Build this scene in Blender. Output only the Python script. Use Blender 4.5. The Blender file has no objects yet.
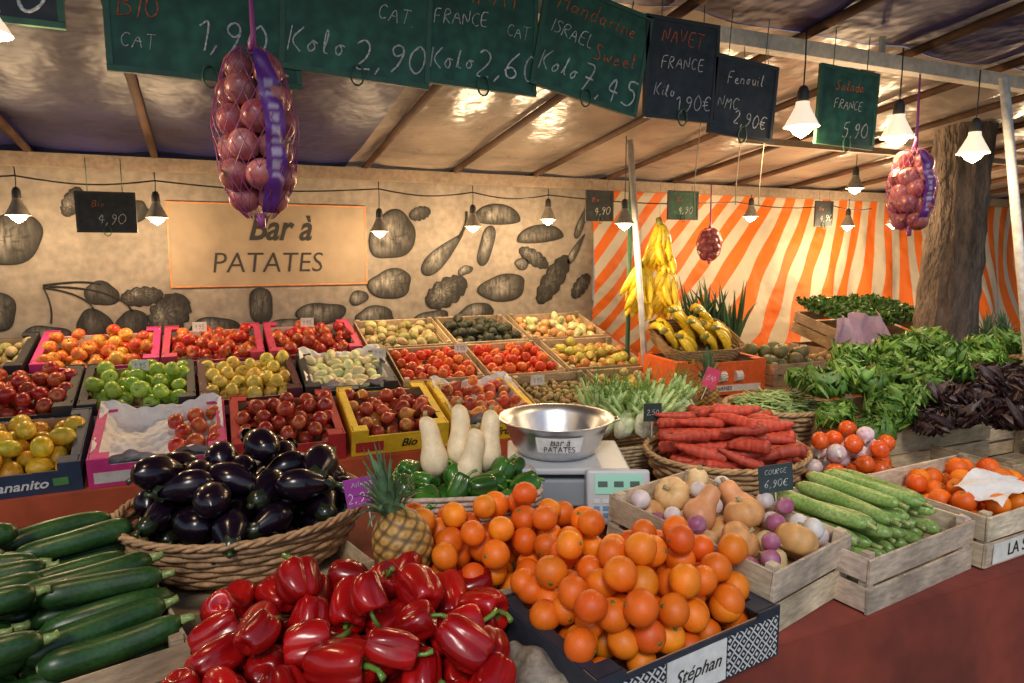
import bpy, math, random
import numpy as np
from mathutils import Matrix, Vector, Euler
random.seed(7); rng=np.random.default_rng(7)
pi=math.pi
scene=bpy.context.scene
scene.view_settings.view_transform='Standard'
scene.view_settings.look='None'
scene.view_settings.exposure=0

# ------------------------------------------------------------ materials
def nodes(name):
    m=bpy.data.materials.new(name); m.use_nodes=True
    nt=m.node_tree; b=nt.nodes["Principled BSDF"]
    return m,nt,b
def pmat(name,col=(1,1,1),attr=True,rough=.5,nscale=25,namt=.2,bump=.15,bscale=80,bdist=.002,coat=0,metal=0,stretch=(1,1,1),spec=.5,rvar=.15,nscale2=0,namt2=0):
    m,nt,b=nodes(name); N=nt.nodes; L=nt.links
    tc=N.new('ShaderNodeTexCoord'); mp=N.new('ShaderNodeMapping'); mp.inputs['Scale'].default_value=stretch
    L.new(tc.outputs['Object'],mp.inputs[0])
    n1=N.new('ShaderNodeTexNoise'); n1.inputs['Scale'].default_value=nscale; n1.inputs['Detail'].default_value=3; n1.inputs['Roughness'].default_value=.65
    L.new(mp.outputs[0],n1.inputs['Vector'])
    mr=N.new('ShaderNodeMapRange'); mr.inputs[1].default_value=.3; mr.inputs[2].default_value=.7
    mr.inputs[3].default_value=1-namt; mr.inputs[4].default_value=1+namt
    L.new(n1.outputs[0],mr.inputs[0])
    mx=N.new('ShaderNodeVectorMath'); mx.operation='MULTIPLY'
    if attr:
        a=N.new('ShaderNodeAttribute'); a.attribute_name='Col'; L.new(a.outputs['Color'],mx.inputs[0])
    else: mx.inputs[0].default_value=col[:3]
    L.new(mr.outputs[0],mx.inputs[1]); last=mx
    if nscale2:
        n3=N.new('ShaderNodeTexNoise'); n3.inputs['Scale'].default_value=nscale2; n3.inputs['Detail'].default_value=3; L.new(tc.outputs['Object'],n3.inputs['Vector'])
        m3=N.new('ShaderNodeMapRange'); m3.inputs[1].default_value=.35; m3.inputs[2].default_value=.65; m3.inputs[3].default_value=1-namt2; m3.inputs[4].default_value=1+namt2*.4
        L.new(n3.outputs[0],m3.inputs[0]); v3=N.new('ShaderNodeVectorMath'); v3.operation='MULTIPLY'; L.new(mx.outputs[0],v3.inputs[0]); L.new(m3.outputs[0],v3.inputs[1]); last=v3
    L.new(last.outputs[0],b.inputs['Base Color'])
    r2=N.new('ShaderNodeMapRange'); r2.inputs[3].default_value=max(.02,rough-rvar*rough); r2.inputs[4].default_value=min(1,rough+rvar*rough*1.5)
    L.new(n1.outputs[0],r2.inputs[0]); L.new(r2.outputs[0],b.inputs['Roughness'])
    b.inputs['Metallic'].default_value=metal; b.inputs['Coat Weight'].default_value=coat; b.inputs['Coat Roughness'].default_value=.08
    b.inputs['Specular IOR Level'].default_value=spec
    if bump>0:
        n2=N.new('ShaderNodeTexNoise'); n2.inputs['Scale'].default_value=bscale; n2.inputs['Detail'].default_value=2
        L.new(mp.outputs[0],n2.inputs['Vector'])
        bp=N.new('ShaderNodeBump'); bp.inputs['Strength'].default_value=bump; bp.inputs['Distance'].default_value=bdist
        L.new(n2.outputs[0],bp.inputs['Height']); L.new(bp.outputs[0],b.inputs['Normal'])
    return m
def emat(name,col,s):
    m,nt,b=nodes(name); b.inputs['Base Color'].default_value=(*col,1)
    b.inputs['Emission Color'].default_value=(*col,1); b.inputs['Emission Strength'].default_value=s
    return m

M_citrus=pmat('citrus_skin',rough=.42,nscale=18,namt=.12,bump=.5,bscale=420,bdist=.0012,spec=.45)
M_apple=pmat('apple_skin',rough=.3,nscale=60,namt=.25,bump=.05,bscale=40,spec=.5)
M_gloss=pmat('pepper_skin',rough=.2,nscale=14,namt=.25,bump=.25,bscale=26,bdist=.006,spec=.5)
M_egg=pmat('aubergine_skin',rough=.2,nscale=14,namt=.3,bump=.1,bscale=30,bdist=.004,spec=.45)
M_zuc=pmat('courgette_skin',rough=.33,nscale=120,namt=.4,bump=.15,bscale=90,bdist=.002)
M_root=pmat('root_skin',rough=.55,nscale=45,namt=.3,bump=.4,bscale=110,bdist=.002)
M_squash=pmat('squash_skin',rough=.45,nscale=30,namt=.15,bump=.12,bscale=50,bdist=.002)
M_onion=pmat('onion_skin',rough=.3,nscale=40,namt=.3,bump=.15,bscale=60)
M_leaf=pmat('leaf',rough=.45,nscale=40,namt=.35,bump=.5,bscale=90,bdist=.004)
M_pine=pmat('pineapple_rind',rough=.5,nscale=60,namt=.3,bump=.4,bscale=140)
M_wood=pmat('poplar_wood',rough=.75,nscale=22,namt=.3,bump=.35,bscale=60,stretch=(1,1,4),nscale2=7,namt2=.35)
M_card=pmat('printed_cardboard',rough=.6,nscale=12,namt=.12,bump=.15,bscale=30,nscale2=35,namt2=.12)
M_paint=pmat('painted',rough=.5,nscale=10,namt=.15,bump=.05,bscale=30,nscale2=40,namt2=.15)
M_wick=pmat('wicker',rough=.6,nscale=50,namt=.4,bump=.4,bscale=150)
M_steel=pmat('stainless',(.66,.67,.68),attr=False,rough=.33,nscale=30,namt=.08,bump=.05,metal=1)
M_gsteel=pmat('galvanised_steel',(.62,.62,.62),attr=False,rough=.45,nscale=25,namt=.2,bump=.05,metal=.5)
M_chalk=pmat('chalk',rough=.95,nscale=160,namt=.55,bump=0)
M_ink=pmat('black_ink',(.02,.02,.02),attr=False,rough=.7,nscale=120,namt=.3,bump=0)
M_white=pmat('white_print',(.78,.78,.76),attr=False,rough=.6,nscale=60,namt=.06,bump=0)
M_paper=pmat('tissue_paper',rough=.6,nscale=20,namt=.08,bump=.6,bscale=40,bdist=.01)
M_plast=pmat('plastic',rough=.35,nscale=10,namt=.06,bump=.03)
M_bulb=emat('lamp_glow',(1,.8,.5),26)
M_shade=emat('lit_glass_shade',(1,.84,.62),.75)
M_cloth=pmat('red_cloth',(.19,.033,.017),attr=False,rough=.85,nscale=5,namt=.3,bump=.3,bscale=350,bdist=.001,nscale2=1.7,namt2=.35)
M_lcd=emat('lcd_panel',(.25,.5,.38),.2)

# ------------------------------------------------------------ mesh tools
def TP(V,Q=(),T=(),C=(1,1,1)):
    V=np.asarray(V,float).reshape(-1,3)
    C=np.asarray(C,float)
    if C.ndim==1: C=np.tile(C,(len(V),1))
    return dict(V=V,Q=np.asarray(Q,int).reshape(-1,4),T=np.asarray(T,int).reshape(-1,3),C=C)
def tj(ts):
    n=0;V=[];Q=[];T=[];C=[]
    for t in ts:
        V.append(t['V']);Q.append(t['Q']+n);T.append(t['T']+n);C.append(t['C']);n+=len(t['V'])
    return TP(np.vstack(V),np.vstack(Q),np.vstack(T),np.vstack(C))
def tx(t,R=None,o=(0,0,0),s=1.0):
    V=t['V']*s
    if R is not None: V=V@np.array(R).T
    return dict(V=V+np.array(o,float),Q=t['Q'],T=t['T'],C=t['C'])
class MB:
    def __init__(s): s.V=[];s.Q=[];s.T=[];s.C=[];s.MQ=[];s.MT=[];s.n=0
    def add(s,t,R=None,o=(0,0,0),sc=1.0,tint=(1,1,1),mi=0):
        V=t['V']*sc
        if R is not None: V=V@np.array(R).T
        s.V.append(V+np.array(o,float)); s.C.append(np.clip(t['C']*np.array(tint),0,1))
        s.Q.append(t['Q']+s.n); s.T.append(t['T']+s.n)
        s.MQ+= [mi]*len(t['Q']); s.MT+=[mi]*len(t['T']); s.n+=len(V); return s
    def build(s,name,mats,parent=None,loc=(0,0,0),rot=(0,0,0),smooth=True,bevel=0):
        V=np.vstack(s.V);F=np.vstack(s.Q).tolist()+np.vstack(s.T).tolist()
        me=bpy.data.meshes.new(name); me.from_pydata(V.tolist(),[],F)
        a=me.color_attributes.new('Col','FLOAT_COLOR','POINT')
        C=np.hstack([np.vstack(s.C),np.ones((len(V),1))]); a.data.foreach_set('color',C.ravel())
        me.polygons.foreach_set('use_smooth',[smooth]*len(F))
        me.polygons.foreach_set('material_index',s.MQ+s.MT)
        if not isinstance(mats,(list,tuple)): mats=[mats]
        for m in mats: me.materials.append(m)
        me.update()
        o=bpy.data.objects.new(name,me); scene.collection.objects.link(o)
        o.location=loc;o.rotation_euler=rot
        if parent: o.parent=parent
        if bevel:
            b=o.modifiers.new('b','BEVEL'); b.width=bevel; b.segments=3; b.limit_method='ANGLE'
        return o
def empty(name,loc=(0,0,0),rot=(0,0,0)):
    o=bpy.data.objects.new(name,None); scene.collection.objects.link(o); o.location=loc;o.rotation_euler=rot
    o.empty_display_size=.05; return o
def RX(a): return np.array(Matrix.Rotation(a,3,'X'))
def RY(a): return np.array(Matrix.Rotation(a,3,'Y'))
def RZ(a): return np.array(Matrix.Rotation(a,3,'Z'))
def rrot(): 
    return np.array(Euler((random.uniform(0,6.28),random.uniform(0,6.28),random.uniform(0,6.28))).to_matrix())
def align(d):
    return np.array(Vector(d).to_track_quat('Z','Y').to_matrix())
def revolve(P,n=16,mod=None,colf=None,c=(1,1,1)):
    P=np.array(P,float); P[:,0]=np.maximum(P[:,0],1e-4); m=len(P)
    th=np.linspace(0,2*pi,n,endpoint=False)
    TH,I=np.meshgrid(th,np.arange(m)); S=I/(m-1.0)
    r=P[:,0][:,None]*np.ones((1,n))
    if mod is not None: r=r*mod(TH,S)
    V=np.stack([r*np.cos(TH),r*np.sin(TH),P[:,1][:,None]*np.ones((1,n))],-1).reshape(-1,3)
    i,j=np.meshgrid(np.arange(m-1),np.arange(n),indexing='ij'); j2=(j+1)%n
    Q=np.stack([i*n+j,i*n+j2,(i+1)*n+j2,(i+1)*n+j],-1).reshape(-1,4)
    C=np.tile(np.array(c,float),(len(V),1)) if colf is None else colf(TH.ravel(),S.ravel(),V)
    return TP(V,Q,C=C)
def tube(pts,rad,n=6,c=(1,1,1),close=False,cap=True):
    P=np.array(pts,float); m=len(P)
    rad=np.ones(m)*rad if np.isscalar(rad) else np.array(rad,float)
    if cap and not close:
        P=np.vstack([P[0],P,P[-1]]); rad=np.hstack([1e-4,rad,1e-4]); m+=2
        T=np.gradient(P,axis=0); T[0]=T[2];T[1]=T[2];T[-1]=T[-3];T[-2]=T[-3]
    elif close: T=np.roll(P,-1,0)-np.roll(P,1,0)
    else: T=np.gradient(P,axis=0)
    T/= (np.linalg.norm(T,axis=1)[:,None]+1e-9)
    up=np.array([0,0,1.]) if abs(T[0][2])<.9 else np.array([1.,0,0])
    A=np.cross(T[0],up);A/=np.linalg.norm(A); V=[]
    th=np.linspace(0,2*pi,n,endpoint=False)
    for k in range(m):
        A=A-T[k]*A.dot(T[k]);A/=np.linalg.norm(A)+1e-9;B=np.cross(T[k],A)
        V.append(P[k]+rad[k]*(np.cos(th)[:,None]*A+np.sin(th)[:,None]*B))
    V=np.vstack(V); mm=m if close else m-1
    i,j=np.meshgrid(np.arange(mm),np.arange(n),indexing='ij'); j2=(j+1)%n; i2=(i+1)%m
    Q=np.stack([i*n+j,i*n+j2,i2*n+j2,i2*n+j],-1).reshape(-1,4)
    return TP(V,Q,C=c)
def box(sx,sy,sz,o=(0,0,0),c=(1,1,1)):
    v=[(x*sx/2+o[0],y*sy/2+o[1],z*sz/2+o[2]) for x in(-1,1) for y in(-1,1) for z in(-1,1)]
    q=[(0,1,3,2),(4,6,7,5),(0,4,5,1),(2,3,7,6),(0,2,6,4),(1,5,7,3)]
    return TP(v,q,C=c)
def grid(fn,nu,nv,colf=None,c=(1,1,1)):
    U,W=np.meshgrid(np.linspace(0,1,nu),np.linspace(0,1,nv))
    V=fn(U.ravel(),W.ravel())
    i,j=np.meshgrid(np.arange(nv-1),np.arange(nu-1),indexing='ij')
    Q=np.stack([i*nu+j,i*nu+j+1,(i+1)*nu+j+1,(i+1)*nu+j],-1).reshape(-1,4)
    C=c if colf is None else colf(U.ravel(),W.ravel(),V)
    return TP(V,Q,C=C)
def mixc(a,b,f):
    f=np.clip(f,0,1)[:,None]; return np.array(a)*(1-f)+np.array(b)*f
def text(body,size,loc,rot,mat,parent=None,shear=0,ext=.0004,off=0,name='lettering',ax='CENTER',sx=1):
    cu=bpy.data.curves.new(name,'FONT'); cu.body=body; cu.size=size; cu.shear=shear; cu.extrude=ext; cu.offset=off
    cu.align_x=ax; cu.align_y='CENTER'; cu.materials.append(mat); cu.resolution_u=3
    o=bpy.data.objects.new(name,cu); scene.collection.objects.link(o); o.location=loc; o.rotation_euler=rot; o.scale=(sx,1,1)
    if parent: o.parent=parent
    return o
# hand-written chalk strokes
G={'A':'0 0 .3 1 .6 0|.12 .4 .5 .4','B':'0 0 0 1 .4 .95 .45 .7 .05 .52 .5 .4 .5 .1 0 0','C':'.55 .85 .3 1 .05 .7 .05 .3 .3 0 .55 .15','D':'0 0 0 1 .4 .85 .55 .5 .4 .12 0 0','E':'.5 1 0 1 0 0 .5 0|0 .5 .4 .5','F':'.5 1 0 1 0 0|0 .5 .4 .5','G':'.55 .85 .3 1 .05 .7 .05 .3 .3 0 .55 .2 .55 .45 .3 .45','I':'.1 0 .1 1','K':'0 0 0 1|.5 1 .02 .45 .5 0','L':'0 1 0 0 .45 0','M':'0 0 .05 1 .3 .4 .55 1 .6 0','N':'0 0 0 1 .5 0 .5 1','O':'.3 1 .05 .75 .03 .3 .3 0 .55 .3 .55 .75 .3 1','P':'0 0 0 1 .45 .95 .5 .65 .0 .48','R':'0 0 0 1 .45 .95 .48 .65 .0 .5 .5 0','S':'.5 .88 .25 1 .05 .8 .45 .4 .4 .08 0 .1','T':'0 1 .6 1|.3 1 .3 0','U':'0 1 .03 .2 .28 0 .5 .2 .5 1','V':'0 1 .28 0 .55 1',
'0':'.3 1 .05 .75 .03 .3 .3 0 .55 .3 .55 .75 .3 1','1':'.05 .7 .3 1 .3 0','2':'.05 .8 .25 1 .5 .8 .4 .45 0 0 .55 .02','3':'.05 .9 .3 1 .48 .78 .2 .55 .5 .35 .35 0 0 .08','4':'.38 0 .38 1 0 .35 .55 .35','5':'.5 1 .1 1 .08 .6 .4 .6 .5 .3 .3 0 0 .08','6':'.45 1 .1 .6 .05 .2 .28 0 .5 .25 .3 .5 .08 .35','7':'0 1 .5 1 .15 0|.1 .5 .45 .5','8':'.28 .52 .05 .78 .28 1 .5 .78 .05 .25 .28 0 .52 .25 .28 .52','9':'.45 .65 .25 .5 .05 .75 .25 1 .48 .8 .4 .3 .2 0',',':'.12 .1 .02 -.15','.':'.05 0 .08 .03','€':'.55 .85 .3 1 .08 .7 .08 .3 .3 0 .55 .15|-.05 .6 .4 .6|-.05 .42 .38 .42',
'a':'.4 .45 .15 .5 .03 .2 .18 0 .4 .15 .4 .5 .42 .02 .5 .05','e':'.05 .25 .4 .3 .25 .52 .05 .3 .12 .02 .42 .08','o':'.2 .5 .03 .25 .2 0 .4 .25 .2 .5 .45 .42','l':'0 .1 .2 .9 .1 1 .05 .1 .25 .05','i':'.08 .5 .08 .05 .2 .05|.1 .7 .11 .72','t':'.12 .95 .1 .08 .28 .05|-.05 .6 .3 .6','r':'.05 0 .07 .5|.07 .35 .2 .5 .35 .45','n':'.03 0 .05 .5|.05 .35 .25 .5 .38 .35 .38 0','m':'.03 0 .05 .5|.05 .35 .2 .5 .28 .35 .28 0|.28 .35 .42 .5 .5 .35 .5 0','d':'.4 .45 .15 .5 .03 .2 .18 0 .4 .15|.42 1 .42 0','s':'.3 .45 .15 .5 .08 .35 .28 .15 .12 0 0 .05','w':'0 .5 .12 0 .25 .4 .38 0 .5 .5','p':'.05 .5 .05 -.4|.05 .4 .25 .5 .4 .25 .22 0 .05 .1','u':'.03 .5 .05 .1 .2 0 .38 .15|.38 .5 .4 0','c':'.35 .42 .18 .5 .03 .25 .18 0 .38 .08','f':'.35 .95 .2 1 .12 .8 .12 0|0 .5 .3 .5'}
def chalk(mb,s,size,cx,cz,col,y=-.0055,rot=0):
    st=[];x=0
    for ch in s:
        if ch not in G: x+=.4;continue
        w=0
        for part in G[ch].split('|'):
            P=np.array([float(q) for q in part.split()]).reshape(-1,2); w=max(w,P[:,0].max())
            P=P+rng.normal(0,.025,P.shape)
            for _ in range(2):
                if len(P)>2:
                    A=P[:-1]*.75+P[1:]*.25;B=P[:-1]*.25+P[1:]*.75
                    P=np.vstack([P[:1],np.stack([A,B],1).reshape(-1,2),P[-1:]])
            P=P+np.array([0,rng.normal(0,.02)]); P[:,0]+=x+.18*P[:,1]; st.append(P)
        x+=w+.2+rng.uniform(-.03,.05)
    c,sn=math.cos(rot),math.sin(rot)
    for P in st:
        P=(P-np.array([x/2,.5]))*size; P=P@np.array([[c,sn],[-sn,c]])+np.array([cx,cz])
        r=size*.036*(1+rng.uniform(-.3,.3,len(P)))
        t=tube(np.stack([P[:,0],np.full(len(P),0.),P[:,1]],1),r,5,c=np.array(col)*random.uniform(.7,1.05)); t['V'][:,1]=t['V'][:,1]*.12+y; mb.add(t)

# ------------------------------------------------------------ produce templates
def t_apple(R=.037,c1=(.5,.02,.02),c2=(.7,.4,.08),bias=.2,n=16,m=13,stem=True):
    sd=random.uniform(0,6)
    ph=np.linspace(-pi/2,pi/2,m); r=R*np.cos(ph)*(1+.1*np.sin(ph)); z=.9*R*np.sin(ph)
    z=z-.32*R*np.exp(-(r/(.36*R))**2)*(ph>0)+.18*R*np.exp(-(r/(.3*R))**2)*(ph<0)
    def cf(th,s,V):
        f=bias+.35*(1+np.sin(th+sd))/2+.15*np.sin(3*th+2*sd)+.1*np.sin(7*th+sd+4*s)+.5*np.exp(-((1-s)/.16)**2)
        return mixc(c1,c2,f)
    t=revolve(np.stack([r,z],1),n,colf=cf,mod=lambda T,S:1+.02*np.cos(5*T+sd)*S+.02*np.cos(2*T+sd))
    if stem: t=tj([t,tube([(0,0,.5*R),(.02*R,0,.85*R),(.15*R,0,1.2*R)],.035*R*1.3,5,c=(.08,.045,.02))])
    return t
def t_orange(R=.036,c=(.85,.22,.01)):
    m=13;ph=np.linspace(-pi/2,pi/2,m);r=R*np.cos(ph);z=.93*R*np.sin(ph)
    z=z-.08*R*np.exp(-(r/(.2*R))**2)*np.sign(ph); sd=random.uniform(0,6)
    t=revolve(np.stack([r,z],1),18,colf=lambda th,s,V:mixc(c,np.array(c)*np.array([.92,.75,1]),.5+.5*np.sin(th+sd+2*s)),mod=lambda T,S:1+.02*np.cos(3*T+sd))
    k=revolve([(.0,.88*R+.0018),(.12*R,.88*R+.0014),(.16*R,.85*R)],6,c=(.10,.16,.03))
    return tj([t,k])
def t_lemon(R=.032,c=(.8,.55,.03),el=1.3):
    m=13;ph=np.linspace(-pi/2,pi/2,m);r=R*np.cos(ph)**.9;z=el*R*np.sin(ph)+.12*R*np.sign(ph)*(np.abs(ph)>1.35)
    c2=np.array(c)*np.array([.75,1,.8])
    return revolve(np.stack([r,z],1),14,colf=lambda th,s,V:mixc(c,c2,.5+.5*np.sin(th+2*s)))
def t_pear(R=.034,c1=(.6,.45,.05),c2=(.5,.1,.03)):
    s=np.linspace(0,1,14); r=R*np.sin(pi*s**.72)**.75*(1-.42*np.clip((s-.45)/.55,0,1)); z=(s-.45)*2.7*R
    sd=random.uniform(0,6)
    t=revolve(np.stack([r,z],1),14,colf=lambda th,q,V:mixc(c1,c2,.3+.6*np.sin(th+sd)))
    return tj([t,tube([(0,0,z[-1]-.004),(.003,0,z[-1]+.016)],.0016,5,c=(.1,.06,.03))])
def t_pepper(R=.044,c=(.5,.012,.012),c2=None,L=1.15):
    c2=c2 or tuple(np.array(c)*.75); sd=random.uniform(0,6); lob=random.choice([3,4,4])
    m=26; ph=np.linspace(-pi/2,pi/2,m); s=(ph+pi/2)/pi
    r=R*np.cos(ph)**.5*(.74+.32*s); z=L*R*np.sin(ph)
    z=z-.5*R*np.exp(-(r/(.5*R))**2)*(ph>0)+.28*R*np.exp(-(r/(.4*R))**2)*(ph<0)
    r[0]=r[-1]=1e-4
    def mod(T,S): return 1-.24*(1-np.abs(np.cos(lob/2*T+sd+.5*S))**.55)*np.clip(1.3-.4*S,0,1)+.05*np.sin(T*2+sd)+.03*np.sin(5*T+9*S+sd)
    t=revolve(np.stack([r,z],1),40,mod=mod,colf=lambda th,q,V:mixc(c,c2,.5+.5*np.sin(th*2+sd+3*q)))
    k=random.uniform(-4,4); V=t['V']; V[:,0]+=k*V[:,2]**2
    g=(.10,.2,.03); zc=L*R-.5*R
    cap=revolve([(.001,zc+.02*R),(.16*R,zc+.06*R),(.3*R,zc+.16*R),(.4*R,zc+.13*R)],10,mod=lambda T,S:1+.2*S*np.cos(5*T),c=g)
    a=random.uniform(0,6)
    st=tube([(0,0,zc),(0,0,zc+.35*R),(.12*R*math.cos(a),.12*R*math.sin(a),zc+.7*R),(.38*R*math.cos(a),.38*R*math.sin(a),zc+.98*R)],[.15*R,.1*R,.1*R,.13*R],8,c=(.13,.25,.04))
    return tj([t,cap,st])
def t_cuke(L=.24,R=.028,c=(.018,.06,.012),c2=(.05,.14,.03),bend=.012,stem=(.2,.27,.08)):
    m=16;s=np.linspace(0,1,m); x=(s-.5)*L; rr=R*(1-np.abs(2*s-1)**7)**.5*(.86+.2*s); rr[0]=R*.25;rr[-1]=R*.35
    a=random.uniform(0,6); b=bend*random.uniform(.3,1.3)*(1-(2*s-1)**2)
    P=np.stack([x,b*math.cos(a),b*math.sin(a)*.5],1)
    t=tube(P,rr,14,c=c); n=14; k=np.arange(len(t['V']))%n; sd=random.uniform(0,6)
    row=np.arange(len(t['V']))//n
    f=.5+.5*np.sin(k*2*pi/n*7+.0*row); f=f*.7+.25*np.sin(row*.8+sd)
    t['C']=mixc(c,c2,f)
    st=tube([P[0]+[.004,0,0],P[0]-[.014,0,0],P[0]-[.022,0,-.003]],[R*.36,R*.26,R*.3],7,c=stem)
    e=tube([P[-1]-[.002,0,0],P[-1]+[.002,0,0]],[R*.3,R*.18],7,c=(.2,.2,.1))
    return tj([t,st,e])
def t_aub(R=.041,L=.165):
    s=np.linspace(0,1,18); r=R*np.sin(pi*np.clip(s*.93+.0,0,1)**.75)**.62*(1-.38*np.clip((s-.5)/.5,0,1)); z=(s-.5)*L
    r[-1]=R*.32
    t=revolve(np.stack([r,z],1),18,c=(.007,.003,.008),mod=lambda T,S:1+.03*np.cos(2*T))
    cap=revolve([(R*.62,L*.36),(R*.55,L*.42),(R*.42,L*.49),(R*.2,L*.53),(.001,L*.54)],15,mod=lambda T,S:1+.0*T,c=(.015,.022,.01))
    V=cap['V']; th=np.arctan2(V[:,1],V[:,0]); low=V[:,2]<L*.37; V[low,2]-=.012*np.cos(5*th[low]); 
    st=tube([(0,0,L*.52),(0,.002,L*.6),(.004,.006,L*.66)],[.008,.0065,.008],7,c=(.03,.045,.018))
    return tj([t,cap,st])
def t_carrot(L=.2,R=.018,c=(.5,.055,.025)):
    s=np.linspace(0,1,18); a=random.uniform(0,6); w=.005
    P=np.stack([(s-.5)*L,w*np.sin(5*s+a),w*np.cos(4*s+a)*.5],1)
    rr=R*(1-s**3*.72)*(1+.06*np.sin(s*30+a)); rr[0]=R*.65
    t=tube(P,rr,10,c=c); row=np.arange(len(t['V']))//10
    t['C']=mixc(c,tuple(np.array(c)*np.array([.65,.65,.7])),.5+.5*np.sin(row*2.7+a))
    tuft=tj([tube([P[0],P[0]+[-.006,random.uniform(-.004,.004),random.uniform(0,.004)]],.003,5,c=(.2,.13,.06)) for _ in range(3)])
    return tj([t,tuft])
def t_onion(R=.033,c1=(.3,.05,.09),c2=(.45,.16,.2),top=(.45,.3,.15)):
    m=13;ph=np.linspace(-pi/2,pi/2,m);r=R*np.cos(ph);z=.92*R*np.sin(ph); r[-2]*=.55; z[-1]=R*1.3; z[-2]=R*1.02; r[-1]=.05*R
    sd=random.uniform(0,6)
    def cf(th,s,V): 
        C=mixc(c1,c2,.35+.25*np.sin(th*2+sd)+.2*np.sin(th*7+np.sin(th*3)*2)); return C*(1-np.clip((s-.85)/.15,0,1)[:,None])+np.array(top)*np.clip((s-.85)/.15,0,1)[:,None]
    return revolve(np.stack([r,z],1),20,colf=cf)
def t_squash(R=.05,L=.2,c=(.72,.6,.38),neck=.55):
    sp=[0,.03,.1,.22,.36,.5,.62,.8,.92,.98,1]; rp=[.1,.45,.82,1,.96,.6+.25*neck,neck,neck*.95,neck*.8,neck*.5,.1]
    s=np.linspace(0,1,26); r=R*np.interp(s,sp,rp); r[1:-1]=(r[:-2]+2*r[1:-1]+r[2:])/4; z=(s-.5)*L
    t=revolve(np.stack([r,z],1),20,c=c,mod=lambda T,S:1+.02*np.cos(5*T))
    k=random.uniform(-2,2); t['V'][:,0]+=k*np.clip(t['V'][:,2],0,1)**2
    return tj([t,tube([(k*(L*.49)**2,0,L*.49),(.003+k*(L*.49)**2,0,L*.58)],[.009,.007],6,c=(.3,.22,.1))])
def t_pumpkin(R=.055,c=(.68,.36,.14)):
    m=18;ph=np.linspace(-pi/2,pi/2,m);r=R*np.cos(ph)**.8;z=.75*R*np.sin(ph);z=z-.3*R*np.exp(-(r/(.35*R))**2)*(ph>0)+.2*R*np.exp(-(r/(.3*R))**2)*(ph<0)
    t=revolve(np.stack([r,z],1),32,mod=lambda T,S:1-.07*(1-np.abs(np.cos(4*T))**.6),colf=lambda th,s,V:mixc(c,np.array(c)*.85,.5+.5*np.sin(8*th)))
    return tj([t,tube([(0,0,.35*R),(0,0,.6*R),(.1*R,0,.85*R)],[.14*R,.1*R,.12*R],7,c=(.32,.25,.12))])
def t_banana(L=.19,R=.019,c=(.9,.64,.04)):
    s=np.linspace(0,1,12); a=(s-.1)*1.25; Rb=L/1.25
    P=np.stack([Rb*np.sin(a),0*s,-Rb*(1-np.cos(a))],1); rr=R*np.array([.4,.5,.8,.97,1,1,1,1,.95,.8,.5,.3])
    t=tube(P,rr,6,c=c); row=np.arange(len(t['V']))//6
    f=np.clip((2.2-row)/2,0,1)+np.clip((row-11.8)/1.5,0,1)
    t['C']=mixc(c,(.25,.24,.04),f*.7); return t
def t_bananabunch(k=6):
    ts=[]
    for i in range(k):
        a=(i-(k-1)/2)*.24
        ts.append(tx(t_banana(random.uniform(.17,.2)),RZ(a)@RY(.15+random.uniform(-.08,.08)),(0,a*.02,0)))
    ts.append(tube([(-.03,0,.012),(.01,0,.0)],[.014,.02],7,c=(.25,.24,.05)))
    return tj(ts)
def t_pineapple(R=.07,L=.17,res=(72,48)):
    n,m=res; s=np.linspace(0,1,m); r=R*np.sin(pi*(s*.94+.03))**.42; z=(s-.5)*L; r[0]*=.3
    def bumpf(T,S):
        u=4*T+S*16; v=4*T-S*16
        return 1+.075*(np.abs(np.sin(u))*np.abs(np.sin(v)))**.6
    def cf(th,S,V):
        u=4*th+S*16; v=4*th-S*16; f=(np.abs(np.sin(u))*np.abs(np.sin(v)))
        g=mixc((.08,.045,.015),(.5,.27,.06),f*1.5); return g*(1-.35*np.clip(f-.8,0,1)[:,None]*5)
    ts=[revolve(np.stack([r,z],1),n,mod=bumpf,colf=cf)]
    for i in range(46):
        k=i/46; a=i*2.4; h=.05+.11*k; out=.095*(1-k)+.012
        w=.011*(1-.4*k); t_=np.linspace(0,1,6)
        rad=out*t_**1.3+.02*(1-k)*(1-t_)+.004; zz=L*.47+h*t_-.05*(1-k)*t_**3+.02*k
        ww=w*(1-t_**2.2)+.0006
        V=[]
        for q in range(6):
            c0=np.array([rad[q]*math.cos(a),rad[q]*math.sin(a),zz[q]]); d=np.array([-math.sin(a),math.cos(a),0])*ww[q]
            V+= [c0-d,c0-np.array([math.cos(a),math.sin(a),0])*ww[q]*-.35+np.array([0,0,-.002]),c0+d]
        Q=[]
        for q in range(5):
            for e in range(2): b=q*3+e; Q.append((b,b+1,b+4,b+3))
        ts.append(TP(V,Q,C=np.array((.08,.15,.07))*random.uniform(.7,1.5)))
    return tj(ts)
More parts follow.
